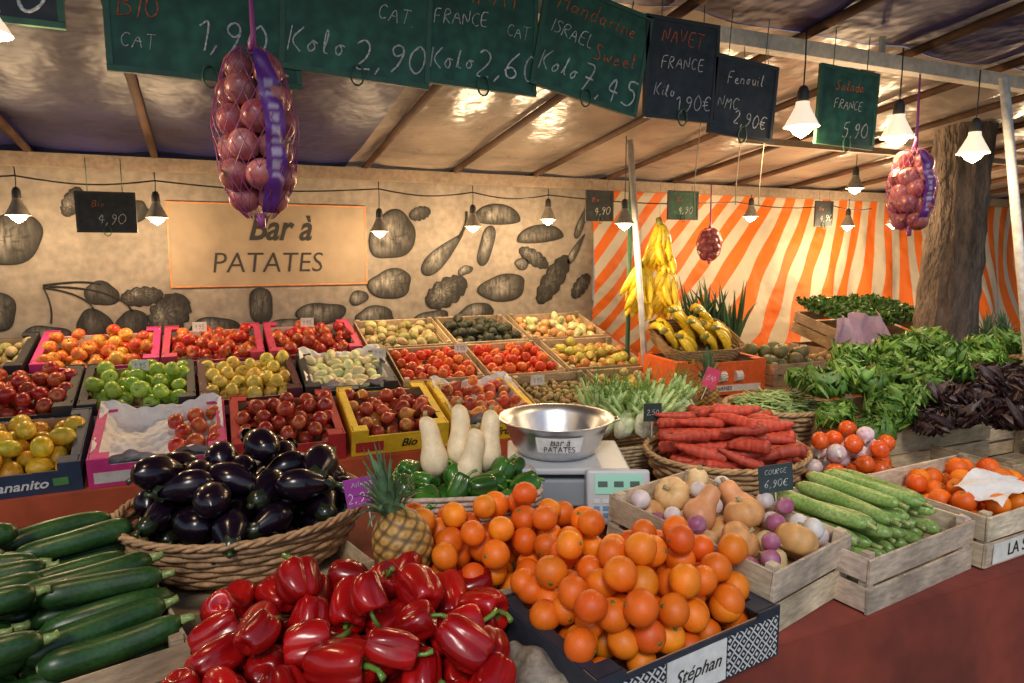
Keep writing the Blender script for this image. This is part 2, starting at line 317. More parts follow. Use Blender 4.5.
def t_leaf(L=.17,W=.15,c1=(.035,.12,.01),c2=(.19,.35,.055),ruf=.016,nu=9,nv=15,curl=1.0,fr=20):
    sd=random.uniform(0,6); s2=random.uniform(0,6)
    def fn(u,v):
        x=(u-.5)*2; w=W/2*(.3+.7*np.sin(pi*np.clip(v*.72+.05,0,1))**.7)*(1-.15*np.clip(v-.85,0,1)*4)
        a=curl*v; e=np.abs(x)**1.6*np.clip(v*2.5,0,1)+v**5*.8
        ru=ruf*e*(np.sin(fr*v+np.sign(x)*sd)+.5*np.sin(1.7*fr*v+s2))+ruf*.9*v**2*np.sin(fr*.6*x+sd)+.003*np.sin(25*v+18*x+sd)
        y=L*np.sin(a)/max(curl,.01)*(1-.18*np.abs(x)**3); z=L*(1-np.cos(a))/max(curl,.01)*.9
        return np.stack([x*w*(1-.15*e)+.5*ru*np.sign(x),y-.5*ru,z+ru+.3*w*np.abs(x)],1)
    def cf(u,v,V):
        x=np.abs(u-.5)*2; f=.8*np.exp(-(x/.1)**2)*(1-.7*v)+.25*(1-v)+.6*(.5+.5*np.sin(fr*v+5*x+sd))*v*x+.25*v*x
        return mixc(c1,c2,f)
    return grid(fn,nu,nv,colf=cf)
def t_head(n=26,**k):
    ts=[]
    for i in range(n):
        f=i/n; lf=t_leaf(**k); tilt=.1+1.2*f; sc=1.05-.5*f
        ts.append(tx(lf,RZ(i*2.4+random.uniform(-.3,.3))@RX(tilt+random.uniform(-.2,.2)),(0,0,.01+.02*f),sc*random.uniform(.85,1.12)))
    return tj(ts)

# ------------------------------------------------------------ packing
def pack(W,L,r,n,z0=0,dome=0,rnd=False,K=50):
    pts=np.zeros((0,3))
    for i in range(n):
        c=rng.uniform(-1,1,(K,2))
        if rnd: c=c[(c**2).sum(1)<1]
        c=c*np.array([W/2-r,L/2-r])
        z=np.full(len(c),z0+r)
        if len(pts):
            d2=((c[:,None,:]-pts[None,:,:2])**2).sum(2); h=4*r*r-d2
            zz=np.where(h>0,pts[None,:,2]+np.sqrt(np.maximum(h,0)),-9); z=np.maximum(z,zz.max(1))
        cost=z+dome*((c[:,0]/(W/2))**2+(c[:,1]/(L/2))**2)
        k=cost.argmin(); pts=np.vstack([pts,[c[k,0],c[k,1],z[k]]])
    return pts
def fill(mb,ts,W,L,r,n,z0=0,dome=0,rnd=False,var=.14,mode='any',o=(0,0,0),sc=(.9,1.08)):
    P=pack(W,L,r,n,z0,dome,rnd)
    for p in P:
        if mode=='any': R=rrot()
        elif mode=='up': R=RX(random.gauss(0,.6))@RY(random.gauss(0,.6))@RZ(random.uniform(0,6.3))
        else: R=RZ(random.uniform(0,6.3))@RY(pi/2+random.uniform(-.3,.3))@RZ(random.uniform(0,6))
        v=random.uniform(1-var,1+var); tint=(v*random.uniform(.97,1.03),v*random.uniform(.88,1.12),v)
        mb.add(random.choice(ts),R,p+np.array(o),random.uniform(*sc),tint)
    return P
def rows(mb,ts,W,L,r,n,z0,ax='x',yaw=.05,shift=.02,dome=0,var=.15,o=(0,0,0),yaw0=0):
    pts=pack(.0001+2*r,L,r,n,z0,dome,K=40)
    for p in pts:
        x=random.uniform(-1,1)*shift
        R=RZ(random.gauss(0,yaw))@RY(random.gauss(0,yaw*.5))@RX(random.uniform(0,6.28))
        if random.random()<.5: R=R@RZ(pi)
        q=np.array([x,p[1],p[2]])
        if ax=='y': R=RZ(pi/2)@R; q=np.array([p[1],x,p[2]])
        q=q+np.array(o)
        if yaw0: R=RZ(yaw0)@R; q=RZ(yaw0)@q
        v=random.uniform(1-var,1+var); mb.add(random.choice(ts),R,q,random.uniform(.9,1.08),(v,v,v))

# ------------------------------------------------------------ containers
WOODC=(.5,.38,.24)
def wood_crate(W,L,H,n=2,col=WOODC,gap=.012):
    mb=MB(); th=.007; hs=(H-gap*(n-1))/n
    def tint(): v=random.uniform(.72,1.12); return (v,v*random.uniform(.94,1.02),v*random.uniform(.86,1.03))
    def add(t):
        t['V']=t['V']+rng.normal(0,.0009,t['V'].shape); mb.add(t,tint=tint())
    for sx in(-1,1):
        for sy in(-1,1): add(box(.024,.024,H+.012,(sx*(W/2-.022),sy*(L/2-.022),H/2+.008),col))
    for k in range(n):
        z=hs/2+k*(hs+gap)+.004
        for sy in(-1,1): add(box(W,th,hs,(random.uniform(-.002,.002),sy*(L/2-th/2),z+random.uniform(-.003,.003)),col))
        for sx in(-1,1): add(box(th,L-2*th-.004,hs*.97,(sx*(W/2-th/2-.001),0,z+.001),col))
    nb=5; w=(L-.03)/nb
    for k in range(nb): add(box(W-.02,w-.006,.005,(0,-L/2+.015+w*(k+.5),.006),col))
    return mb
def card_box(W,L,H,col=(.6,.1,.2),col2=(.5,.36,.22),tab=.02):
    mb=MB(); th=.005
    for sy in(-1,1):
        mb.add(box(W,th,H-.012,(0,sy*(L/2-th/2),(H-.012)/2),col))
        mb.add(box(W-.012,.003,H-.014,(0,sy*(L/2-th-.003),(H-.014)/2+.001),col2))
        for sx in(-1,1):
            mb.add(box(.07,th+.001,tab+.012,(sx*(W/2-.036),sy*(L/2-th/2),H-.012+(tab+.012)/2-.0005),col))
            mb.add(box(.06,.04,.004,(sx*(W/2-.04),sy*(L/2-.03),H+tab-.004),col))
    for sx in(-1,1):
        mb.add(box(th,L-2*th-.001,H+tab-.004,(sx*(W/2-th/2-.001),0,(H+tab-.004)/2),col))
        mb.add(box(.003,L-2*th-.012,H+tab-.008,(sx*(W/2-th-.004),0,(H+tab-.008)/2+.001),col2))
        mb.add(box(.03,L-.1,.004,(sx*(W/2-.02),0,H+tab-.0035),col))
    mb.add(box(W-.014,L-.014,.004,(0,0,.004),col2))
    return mb
def wicker(R,r2,H,col=(.36,.2,.09),rings=10,ell=1.0,stk=30):
    ts=[]; k=stk; th=np.linspace(0,2*pi,120,endpoint=False)
    for i in range(rings):
        f=i/(rings-1); rr=r2+(R-r2)*f**.7; a=.005*(1 if i%2 else -1)
        rad=rr+a*np.sin(k/2*th); P=np.stack([rad*np.cos(th),ell*rad*np.sin(th),np.full(120,H*f+.004)],1)
        ts.append(tube(P,H/rings*.56,5,c=np.array(col)*random.uniform(.7,1.2),close=True))
    for i in range(k):
        a=2*pi*i/k; s=np.linspace(0,1,6); rr=r2+(R-r2)*s**.7
        ts.append(tube(np.stack([rr*math.cos(a),ell*rr*math.sin(a),H*s],1),.0035,5,c=np.array(col)*.8))
    for j in range(3):
        rad=R+.004+.006*np.cos(18*th+j*2.09); P=np.stack([rad*np.cos(th),ell*rad*np.sin(th),H+.008+.006*np.sin(18*th+j*2.09)],1)
        ts.append(tube(P,.006,5,c=np.array(col)*random.uniform(.9,1.2),close=True))
    ts.append(grid(lambda u,v:np.stack([r2*v*np.cos(2*pi*u),ell*r2*v*np.sin(2*pi*u),0*u+.006],1),24,3,c=np.array(col)*.6))
    return tj(ts)
def rbasket(W,L,H,col):
    ts=[]
    for i in range(9):
        n=140; t=np.linspace(0,2*pi,n,endpoint=False); f=.9+.1*i/8
        x=np.sign(np.cos(t))*np.abs(np.cos(t))**.35*W/2*f; y=np.sign(np.sin(t))*np.abs(np.sin(t))**.35*L/2*f
        w=1+.012*np.sin(24*t)*(1 if i%2 else -1); ts.append(tube(np.stack([x*w,y*w,np.full(n,.006+H*i/8)],1),H/15,5,c=np.array(col)*random.uniform(.75,1.1),close=True))
    ts.append(box(W*.86,L*.86,.005,(0,0,.006),np.array(col)*.6)); return tj(ts)

# ------------------------------------------------------------ setting
mb=MB(); mb.add(grid(lambda u,v:np.stack([(u-.5)*400,(v-.5)*400,0*u],1),9,9))
mb.build('ground',pmat('asphalt',(.055,.053,.05),attr=False,rough=.9,nscale=4,namt=.3,bump=.5,bscale=120,bdist=.01))
def building(name,loc,W,floors,bays,rotz=0):
    e=empty(name,loc,(0,0,rotz)); H=floors*3.2+.8; st=(.4,.36,.29); mb=MB()
    mb.add(box(W,8,H,(0,4.0,H/2),st))
    for f in range(floors+1): mb.add(box(W+.1,.25,.14,(0,-.12,.8+f*3.2-.4),np.array(st)*1.1))
    mb.build('walls',M_paint,e,smooth=False)
    mw=MB(); mf=MB()
    for f in range(floors):
        for b in range(bays):
            x=-W/2+W*(b+.5)/bays; z=.8+f*3.2+1.3
            mw.add(box(1.1,.03,2.0,(x,-.02,z),(.03,.035,.04)))
            for sx in(-1,1): mf.add(box(.12,.12,2.2,(x+sx*.62,-.07,z),np.array(st)*1.15))
            mf.add(box(1.5,.2,.14,(x,-.11,z+1.17),np.array(st)*1.15)); mf.add(box(1.5,.24,.1,(x,-.13,z-1.16),np.array(st)*1.15))
            mf.add(box(.05,.05,2.0,(x,-.06,z),(.6,.6,.57)))
    mw.build('windows',M_plast,e,smooth=False); mf.build('window_surrounds',M_paint,e,smooth=False)
    mr=MB(); mr.add(TP([(-W/2,0,H),(W/2,0,H),(W/2,8,H),(-W/2,8,H),(-W/2+1,1.5,H+3),(W/2-1,1.5,H+3),(W/2-1,6.5,H+3),(-W/2+1,6.5,H+3)],[(0,1,5,4),(1,2,6,5),(2,3,7,6),(3,0,4,7),(4,5,6,7)],C=(.1,.11,.13)))
    mr.build('mansard_roof',M_paint,e,smooth=False)
building('apartment_building',(2,16,0),26,5,9)
building('apartment_building',(24,2,0),18,5,6,-pi/2)

# canopy
def roofz(y): return 2.67-.123*y
canopy=empty('market_canopy')
def tarp(name,x0,x1,y0,y1,mat,dz=0):
    mb=MB()
    def fn(u,v):
        x=x0+(x1-x0)*u; y=y0+(y1-y0)*v
        return np.stack([x,y,roofz(y)+.012+dz-.016*np.abs(np.sin(pi*(x+1.9)/.56))+.006*np.sin(7*x+5*y)+.003*np.sin(19*x-11*y)],1)
    mb.add(grid(fn,int((x1-x0)*30)+2,int((y1-y0)*16)+2)); return mb.build(name,mat,canopy)
def tarpmat(name,col,tr,rough=.26):
    m=pmat(name,col,attr=False,rough=rough,nscale=5,namt=.2,bump=.5,bscale=8,bdist=.03)
    nt=m.node_tree;N=nt.nodes;L=nt.links;b=N['Principled BSDF'];out=N['Material Output']
    t=N.new('ShaderNodeBsdfTranslucent');t.inputs[0].default_value=(*[c*.9 for c in col],1)
    mx=N.new('ShaderNodeMixShader');mx.inputs[0].default_value=tr
    L.new(b.outputs[0],mx.inputs[1]);L.new(t.outputs[0],mx.inputs[2]);L.new(mx.outputs[0],out.inputs[0]); return m
M_cream=tarpmat('cream_tarpaulin',(.31,.25,.19),.15,.28)
M_navy=tarpmat('navy_tarpaulin',(.02,.019,.09),.06,.45)
tarp('cream_tarp',.8,9.2,1.95,4.6,M_cream); tarp('navy_tarp',-3.2,.8,1.95,4.6,M_navy); tarp('navy_front_tarp',-3.2,9.2,.95,1.95,M_navy,.001)
mb=MB()
for i in range(20):
    x=-1.9+.56*i; dk=(.10,.048,.025)
    mb.add(tube([(x,.95,roofz(.95)-.012),(x,4.55,roofz(4.55)-.012)],.018,8,c=dk))
mb.build('rafters',M_wood,canopy)
mb=MB()
mb.add(box(12.2,.05,.05,(3,1.84,roofz(1.84)-.11),(.5,.48,.44)))
mb.add(box(6.4,.035,.035,(5.9,3.0,roofz(3.0)-.052),(.35,.26,.17)))
mb.add(box(12.2,.05,.07,(3,4.17,2.1),(.25,.19,.14)))
for x in(-2.8,9.0): 
    for y in(1.84,4.19): mb.add(box(.05,.05,2.2,(x,y+.052,1.1),(.6,.6,.58)))
for i in range(8): mb.add(tube([(-1.9+1.4*i,1.84,roofz(1.84)-.085),(-1.9+1.4*i,1.84,roofz(1.84)-.02)],.012,6,c=(.5,.5,.5)))
mb.build('frame_rails',M_paint,canopy,smooth=False)

# banner wall
M_ban=pmat('banner_fabric',(.235,.20,.165),attr=False,rough=.65,nscale=3,namt=.22,bump=.45,bscale=5,bdist=.05,nscale2=22,namt2=.2)
ban=empty('printed_banner',(0,4.24,0))
mb=MB(); mb.add(grid(lambda u,v:np.stack([-3.2+5.72*u,0*u,.75+1.33*v],1),60,14)); mb.build('fabric',M_ban,ban)
M_hatch=pmat('engraving_print',rough=.7,nscale=55,namt=.8,bump=0,stretch=(1,1,.25),nscale2=12,namt2=.5)
M_dk=pmat('engraving_outline',(.014,.013,.012),attr=False,rough=.8,nscale=90,namt=.4,bump=0)
def blob(x,z,w,h,rot=0,kind='potato',hi=.17):
    n=40;th=np.linspace(0,2*pi,n,endpoint=False)
    if kind=='potato': r=1+.07*np.cos(3*th+x*9)+.06*np.sin(2*th+x*5)+.03*np.sin(5*th+z*9); P=np.stack([w*r*np.cos(th),h*r*np.sin(th)],1)
    elif kind=='pear': P=np.stack([w*np.cos(th),h*np.sin(th)*(.62-.38*np.cos(th))],1)
    elif kind=='leaf': P=np.stack([w*np.cos(th),h*np.sin(th)*(1+.12*np.cos(14*th))],1)
    elif kind=='cap': P=np.stack([w*np.cos(th),h*np.where(np.sin(th)>0,np.sin(th),.3*np.sin(th))],1)
    else: P=np.stack([w*np.cos(th),h*np.sign(np.sin(th))*np.abs(np.sin(th))**.5],1)
    c,s=math.cos(rot),math.sin(rot); P=P@np.array([[c,s],[-s,c]])
    V=np.vstack([[0,0,0],np.stack([P[:,0]*1.06,0*P[:,0],P[:,1]*1.06],1)])+np.array([x,-.004,z])
    MB().add(TP(V,T=[(0,1+(i+1)%n,1+i) for i in range(n)])).build('print_outline',M_dk,ban,smooth=False)
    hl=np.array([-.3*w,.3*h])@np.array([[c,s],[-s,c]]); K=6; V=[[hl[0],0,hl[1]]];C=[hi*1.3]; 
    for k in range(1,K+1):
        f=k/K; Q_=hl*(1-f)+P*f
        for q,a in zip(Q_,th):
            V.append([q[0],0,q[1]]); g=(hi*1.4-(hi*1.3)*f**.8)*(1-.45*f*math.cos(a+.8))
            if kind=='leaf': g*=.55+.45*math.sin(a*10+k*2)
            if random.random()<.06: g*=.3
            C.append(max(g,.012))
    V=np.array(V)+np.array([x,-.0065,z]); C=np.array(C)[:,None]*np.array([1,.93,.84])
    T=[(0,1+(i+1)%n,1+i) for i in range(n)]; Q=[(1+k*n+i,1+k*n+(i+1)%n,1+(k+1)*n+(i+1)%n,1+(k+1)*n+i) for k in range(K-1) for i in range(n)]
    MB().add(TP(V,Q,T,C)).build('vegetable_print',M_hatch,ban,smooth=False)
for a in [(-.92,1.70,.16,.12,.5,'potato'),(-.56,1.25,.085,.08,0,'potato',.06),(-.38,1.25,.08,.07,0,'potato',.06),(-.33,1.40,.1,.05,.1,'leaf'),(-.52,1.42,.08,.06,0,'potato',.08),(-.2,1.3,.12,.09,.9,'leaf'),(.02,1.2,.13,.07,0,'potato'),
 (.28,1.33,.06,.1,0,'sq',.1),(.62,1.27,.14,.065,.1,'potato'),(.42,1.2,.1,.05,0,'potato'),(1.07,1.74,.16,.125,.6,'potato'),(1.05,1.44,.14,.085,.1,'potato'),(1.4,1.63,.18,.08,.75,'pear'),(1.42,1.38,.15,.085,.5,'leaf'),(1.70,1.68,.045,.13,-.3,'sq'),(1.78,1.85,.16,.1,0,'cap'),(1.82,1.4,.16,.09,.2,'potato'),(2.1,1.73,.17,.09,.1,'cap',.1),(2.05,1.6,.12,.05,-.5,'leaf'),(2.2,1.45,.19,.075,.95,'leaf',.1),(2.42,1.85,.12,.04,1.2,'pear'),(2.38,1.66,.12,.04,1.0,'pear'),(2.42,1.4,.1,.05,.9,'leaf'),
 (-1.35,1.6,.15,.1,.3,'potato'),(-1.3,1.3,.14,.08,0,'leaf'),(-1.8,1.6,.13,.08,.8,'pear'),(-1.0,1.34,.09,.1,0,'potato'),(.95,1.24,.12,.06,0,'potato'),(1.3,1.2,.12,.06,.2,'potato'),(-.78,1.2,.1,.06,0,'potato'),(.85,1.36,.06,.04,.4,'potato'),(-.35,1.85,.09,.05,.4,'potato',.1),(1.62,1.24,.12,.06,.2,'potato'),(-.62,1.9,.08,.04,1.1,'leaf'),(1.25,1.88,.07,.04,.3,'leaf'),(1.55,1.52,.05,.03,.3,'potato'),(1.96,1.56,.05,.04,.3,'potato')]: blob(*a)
mb=MB()
def crv(a,b,c,n=12):
    s=np.linspace(0,1,n)[:,None]; return (1-s)**2*np.array(a)+2*s*(1-s)*np.array(b)+s**2*np.array(c)
for a,b,c in [((-.56,-.008,1.33),(-.58,-.008,1.42),(-.78,-.008,1.46)),((-.38,-.008,1.32),(-.45,-.008,1.46),(-.78,-.008,1.465)),((-.52,-.008,1.47),(-.6,-.008,1.5),(-.78,-.008,1.47)),((-.78,-.008,1.46),(-.74,-.008,1.36),(-.76,-.008,1.27))]: mb.add(tube(crv(a,b,c),.0045,4))
mb.add(tube(crv((1.5,-.008,1.73),(1.57,-.008,1.8),(1.56,-.008,1.9)),.009,4)); mb.build('stem_print',M_dk,ban)
M_pan=pmat('title_panel_print',(.27,.205,.14),attr=False,rough=.7,nscale=4,namt=.2,bump=.3,bscale=5,bdist=.04)
MB().add(box(1.08,.002,.46,(.36,-.011,1.68))).build('title_panel',M_pan,ban,smooth=False)
mb=MB()
for b in((1.09,.008,0,.232),(1.09,.008,0,-.232)): mb.add(box(b[0],.002,b[1],(.36+b[2],-.0135,1.68+b[3]),(.5,.2,.07)))
for sx in(-1,1): mb.add(box(.008,.002,.454,(.36+sx*.541,-.0135,1.68),(.5,.2,.07)))
mb.build('title_border',M_paint,ban,smooth=False)
text('Bar à',.21,(.40,-.014,1.775),(pi/2,0,0),M_ink,ban,shear=.35,off=.004,sx=.8)
text('PATATES',.165,(.33,-.014,1.575),(pi/2,0,0),M_ink,ban,shear=.15,off=-.001,sx=.93)

# striped awning wall
m,nt,b=nodes('striped_canvas');N=nt.nodes;L=nt.links
a=N.new('ShaderNodeAttribute');a.attribute_name='Col';sp=N.new('ShaderNodeSeparateColor');L.new(a.outputs['Color'],sp.inputs[0])
fr=N.new('ShaderNodeMath');fr.operation='MULTIPLY';fr.inputs[1].default_value=50;L.new(sp.outputs[0],fr.inputs[0])
f2=N.new('ShaderNodeMath');f2.operation='FRACT';L.new(fr.outputs[0],f2.inputs[0])
gt=N.new('ShaderNodeMath');gt.operation='GREATER_THAN';gt.inputs[1].default_value=.5;L.new(f2.outputs[0],gt.inputs[0])
mx=N.new('ShaderNodeMix');mx.data_type='RGBA';mx.inputs[6].default_value=(.62,.54,.42,1);mx.inputs[7].default_value=(.82,.16,.01,1);L.new(gt.outputs[0],mx.inputs[0])
L.new(mx.outputs[2],b.inputs['Base Color']);b.inputs['Roughness'].default_value=.6
tr=N.new('ShaderNodeBsdfTranslucent');L.new(mx.outputs[2],tr.inputs[0]);ms=N.new('ShaderNodeMixShader');ms.inputs[0].default_value=.3
L.new(b.outputs[0],ms.inputs[1]);L.new(tr.outputs[0],ms.inputs[2]);L.new(ms.outputs[0],N['Material Output'].inputs[0])
nn=N.new('ShaderNodeTexNoise');nn.inputs['Scale'].default_value=4;bb=N.new('ShaderNodeBump');bb.inputs['Strength'].default_value=.7;bb.inputs['Distance'].default_value=.1
tc=N.new('ShaderNodeTexCoord');L.new(tc.outputs['Object'],nn.inputs[0]);L.new(nn.outputs[0],bb.inputs['Height']);L.new(bb.outputs[0],b.inputs['Normal'])
M_str=m
def strfn(u,v):
    x=2.5+7.0*u; t=1-v; z=2.1-1.5*t
    y=4.24-.55*t**1.5*np.clip((x-2.5)/1.2,0,1)-.11*np.sin(x*3.1+2*t)*t**.7-.045*np.sin(9*x+9*t)*t-.025*np.sin(23*x+6*t)*t
    return np.stack([x,y,z+.05*np.sin(x*2)*t],1)
def strcol(u,v,V):
    x=V[:,0]; k=.95-.75*np.clip((x-3.2)/2.2,0,1)
    s=(x+k*(2.1-V[:,2])+.03*np.sin(4*V[:,2]+x*2))/10
    return np.stack([s,0*s,0*s],1)
MB().add(grid(strfn,180,40,colf=strcol)).build('striped_awning_wall',M_str)

# tree
def tree():
    e=empty('plane_tree',(3.98,2.62,0)); mb=MB()
    s=np.linspace(0,1,60); P=np.stack([.04*np.sin(3*s),.03*np.cos(2*s),s*5.2],1); rr=.165*(1-.3*s)+.08*np.exp(-s*30)
    t=tube(P,rr,40); V=t['V']; th=np.arctan2(V[:,1],V[:,0]); d=.010*np.sin(9*th+V[:,2]*3)+.008*np.sin(17*th-V[:,2]*8)+.006*np.sin(V[:,2]*31+th*4)
    V[:,0]+=d*np.cos(th);V[:,1]+=d*np.sin(th); mb.add(t)
    tips=[]
    for i in range(9):
        a=i*.7*2; z=3.6+.18*i; l=random.uniform(1.2,2.0); q=np.linspace(0,1,7)
        B=np.stack([l*q*math.cos(a),l*q*math.sin(a),z+1.1*q+.3*q**2],1); mb.add(tube(B,.07*(1-.8*q)+.01,8)); tips+= [B[-1],B[-3],B[-2]]
    mb.build('trunk_and_limbs',pmat('bark',(.14,.105,.085),attr=False,rough=.9,nscale=14,namt=.6,bump=1,bscale=45,bdist=.03,stretch=(1,1,.35)),e)
    V=[];Q=[];C=[]
    for p in tips:
        for _ in range(110):
            c=p+rng.normal(0,.42,3); R=rrot(); s_=.07; q=np.array([[-s_,-s_,0],[s_,-s_,0],[s_,s_,0],[-s_,s_,0]])@R.T+c
            n0=len(V); V+=list(q); Q.append((n0,n0+1,n0+2,n0+3)); C+= [np.array((.05,.1,.02))*random.uniform(.6,1.5)]*4
    MB().add(TP(V,Q,C=np.array(C))).build('foliage',M_leaf,e,smooth=False)
tree()

# ------------------------------------------------------------ tables
def drape(mb,x0,x1,y,z0,z1,fold=.02,fr=9):
    mb.add(grid(lambda u,v:np.stack([x0+(x1-x0)*u,y-fold*(1-v)*(.6+.4*np.sin(fr*(x0+(x1-x0)*u))+.25*np.sin(2.7*fr*(x0+(x1-x0)*u)+1))-.012*(1-v),z0+(z1-z0)*v],1),160,10))
tab=empty('market_table')
mb=MB(); mb.add(box(5.2,1.52,.03,(1.4,1.85,.733))); drape(mb,-1.2,4.0,1.084,.02,.75,.09,8)
drape(mb,-1.2,4.0,2.625,.3,.747,-.02)
mb.build('tablecloth',M_cloth,tab)
mb=MB()
for x in(-1,.6,2.2,3.8):
    for y in(1.25,2.45): mb.add(box(.05,.05,.715,(x,y,.3575),(.35,.25,.15)))
mb.build('trestle_legs',M_wood,tab,smooth=False)
al=math.atan(.262)
M_cloth2=pmat('orange_cloth',(.45,.075,.022),attr=False,rough=.8,nscale=6,namt=.25,bump=.3,bscale=300,bdist=.001,nscale2=2,namt2=.3)
st=empty('display_stand'); mb=MB()
t=box(4.6,1.42,.02,(0,.71,-.011)); mb.add(t,RX(al),(.2,2.8,.78)); drape(mb,-2.1,2.5,2.79,.02,.785,.03,6)
mb.build('stand_cloth',M_cloth2,st)
mb=MB()
for x in(-2,-.5,1,2.4):
    mb.add(box(.05,.05,1.06,(x,4.08,.53),(.35,.25,.15))); mb.add(box(.05,.05,.74,(x,2.9,.37),(.35,.25,.15)))
mb.build('stand_legs',M_wood,st,smooth=False)

# ------------------------------------------------------------ back crates
A_red=[t_apple(.034,(.45,.012,.015),(.6,.25,.05),b) for b in(-.05,.05,.2)]
A_redy=[t_apple(.034,(.55,.03,.02),(.72,.42,.06),b) for b in(.05,.25,.5)]
A_dark=[t_apple(.034,(.33,.012,.015),(.5,.15,.04),b) for b in(-.1,.1)]
A_green=[t_apple(.037,(.24,.42,.04),(.36,.5,.08),b) for b in(.1,.3)]
A_yel=[t_apple(.034,(.68,.46,.07),(.62,.52,.12),b) for b in(.1,.3)]
mango=[t_lemon(.036,(.72,.3,.02),1.2),t_lemon(.036,(.78,.42,.03),1.15),t_lemon(.034,(.72,.42,.04),1.25)]
lemon=[t_lemon(.03,(.8,.6,.04),1.3)]
tomato=[t_apple(.031,(.58,.025,.01),(.66,.1,.02),.1,stem=False),t_apple(.03,(.62,.07,.015),(.7,.2,.03),.2,stem=False)]
apri=[t_apple(.026,(.65,.1,.03),(.75,.3,.05),.3,stem=False),t_apple(.026,(.5,.03,.02),(.7,.2,.05),.2,stem=False)]
kiwi=[t_lemon(.026,(.28,.2,.07),1.2)]; avo=[t_pear(.03,(.02,.025,.015),(.03,.04,.02))]
pale=[t_lemon(.024,(.7,.6,.34),1.8),t_lemon(.026,(.74,.64,.4),1.4)]
ginger=[t_lemon(.024,(.5,.36,.18),1.4)]; pear=[t_pear(.031,(.5,.45,.08),(.42,.3,.06)),t_pear(.03,(.55,.4,.1),(.5,.15,.04))]
pearred=[t_pear(.031,(.5,.08,.03),(.3,.03,.015)),t_pear(.031,(.55,.22,.05),(.35,.03,.015))]
onbr=[t_onion(.028,(.5,.25,.08),(.6,.35,.14))]; dates=[t_lemon(.014,(.42,.28,.13),1.4)]
BR=(.42,.29,.17); WH=(.75,.73,.7); PK=(.62,.04,.22); YE=(.8,.55,.02); RD=(.45,.025,.025); NV=(.03,.05,.1); BK=(.03,.03,.035)
def back(name,row,x0,x1,items,r,n,style,col=None,mat=None,inner=BR,label=None,lab=M_white,mode='any',dome=.005,tissue=False,zt=0,jr=0):
    Lr=.43; s=.235+row*.462; W=x1-x0-.012; H=.1
    e=empty(name,((x0+x1)/2,2.8+s*math.cos(al),.782+s*math.sin(al)),(al,0,random.uniform(-.03,.03)+jr))
    if style=='card': c=card_box(W,Lr,H,col,inner)
    else: c=wood_crate(W,Lr,H,2)
    c.build('box',M_card if style=='card' else M_wood,e,smooth=False)
    if style=='card':
        mb=MB(); k=(.75,.72,.66) if sum(col)<1.2 else (.5,.04,.03)
        mb.add(box(W*.28,.0015,.045,(-W*.32,-Lr/2-.0012,.04),np.array(k)*.9)); mb.add(box(W*.1,.0015,.03,(W*.36,-Lr/2-.0012,.045),(.1,.3,.08)))
        mb.build('side_print',M_card,e,smooth=False)
    if label: text(label,.052,(W*.08,-Lr/2-.002,.042),(pi/2,0,0),lab,e,shear=.3,off=.001)
    mb=MB(); z0=.03+zt
    if tissue:
        def fn(u,v):
            x=(u-.5)*(W-.02); y=(v-.5)*(Lr-.02); ed=np.clip((np.maximum(np.abs(u-.5),np.abs(v-.5))-.38)*9,0,1)
            return np.stack([x,y,z0+.02+.06*ed*(1+.2*np.sin(9*u+7*v))+.012*np.sin(31*x+9*y)+.010*np.sin(23*y-17*x)+.009*np.abs(np.sin(57*x+43*y))+.007*np.abs(np.sin(71*y-38*x))],1)
        MB().add(grid(fn,44,44,c=(.78,.76,.74))).build('tissue_liner',M_paper,e)
        if n<15: fill(mb,items,W*.5,Lr*.8,r,n,z0+.03,0,o=(W*.24,0,0))
        else: fill(mb,items,W-.05,Lr-.05,r,n,z0+.03,dome,mode=mode)
    else:
        MB().add(box(W-.02,Lr-.02,.01,(0,0,z0-.006),(.2,.13,.08))).build('filler',M_card,e,smooth=False)
        fill(mb,items,W-.02,Lr-.02,r,n,z0,dome,mode=mode)
    mb.build('produce',mat or M_apple,e)
    return e
back('box_of_lemons',0,-1.41,-.93,lemon,.031,50,'card',BK,M_citrus)
back('box_of_mangoes',0,-.93,-.45,mango,.037,34,'card',NV,M_apple,label='Bananito')
back('box_of_pink_apples',0,-.44,.045,A_red,.034,9,'card',PK,label='Pink Lili',inner=WH,tissue=True)
back('box_of_red_apples',0,.05,.5,A_dark,.034,44,'card',RD,label='Pomme')
back('box_of_red_pears',0,.515,.95,pearred,.031,42,'card',YE,label='Bio',lab=M_ink,mode='flat')
back('box_of_figs',0,.96,1.4,pearred+apri,.031,30,'card',YE,label='Fruit',lab=M_ink,inner=WH,tissue=True)
back('crate_of_dates',0,1.41,1.85,dates,.016,170,'wood',mat=M_root)
back('crate_of_brown_apples',0,1.87,2.33,pear+ginger,.031,42,'wood')
back('box_of_dark_red_apples',1,-1.48,-1.0,A_dark,.034,46,'card',BK)
back('box_of_dark_red_apples',1,-1.0,-.53,A_dark,.034,45,'card',BK,label='Royal')
back('box_of_green_apples',1,-.53,-.07,A_green,.037,34,'card',BK,inner=BR)
back('box_of_yellow_apples',1,-.07,.38,A_yel,.034,40,'card',(.08,.02,.03),inner=WH)
back('box_of_potatoes',1,.39,.84,pale,.026,36,'card',BK,M_squash,inner=WH,tissue=True,mode='flat')
back('box_of_apricots',1,.86,1.3,apri+tomato,.028,60,'wood')
back('crate_of_tomatoes',1,1.32,1.77,tomato,.031,48,'wood')
back('crate_of_pears',1,1.8,2.3,pear,.031,48,'wood',mode='flat')
back('box_of_coconuts',2,-1.32,-.78,ginger+kiwi,.028,60,'card',BK,M_root)
back('box_of_gala_apples',2,-.77,-.23,A_redy,.035,43,'card',PK,inner=WH)
back('box_of_red_apples',2,-.23,.26,A_red,.034,41,'card',(.5,.05,.12),inner=WH)
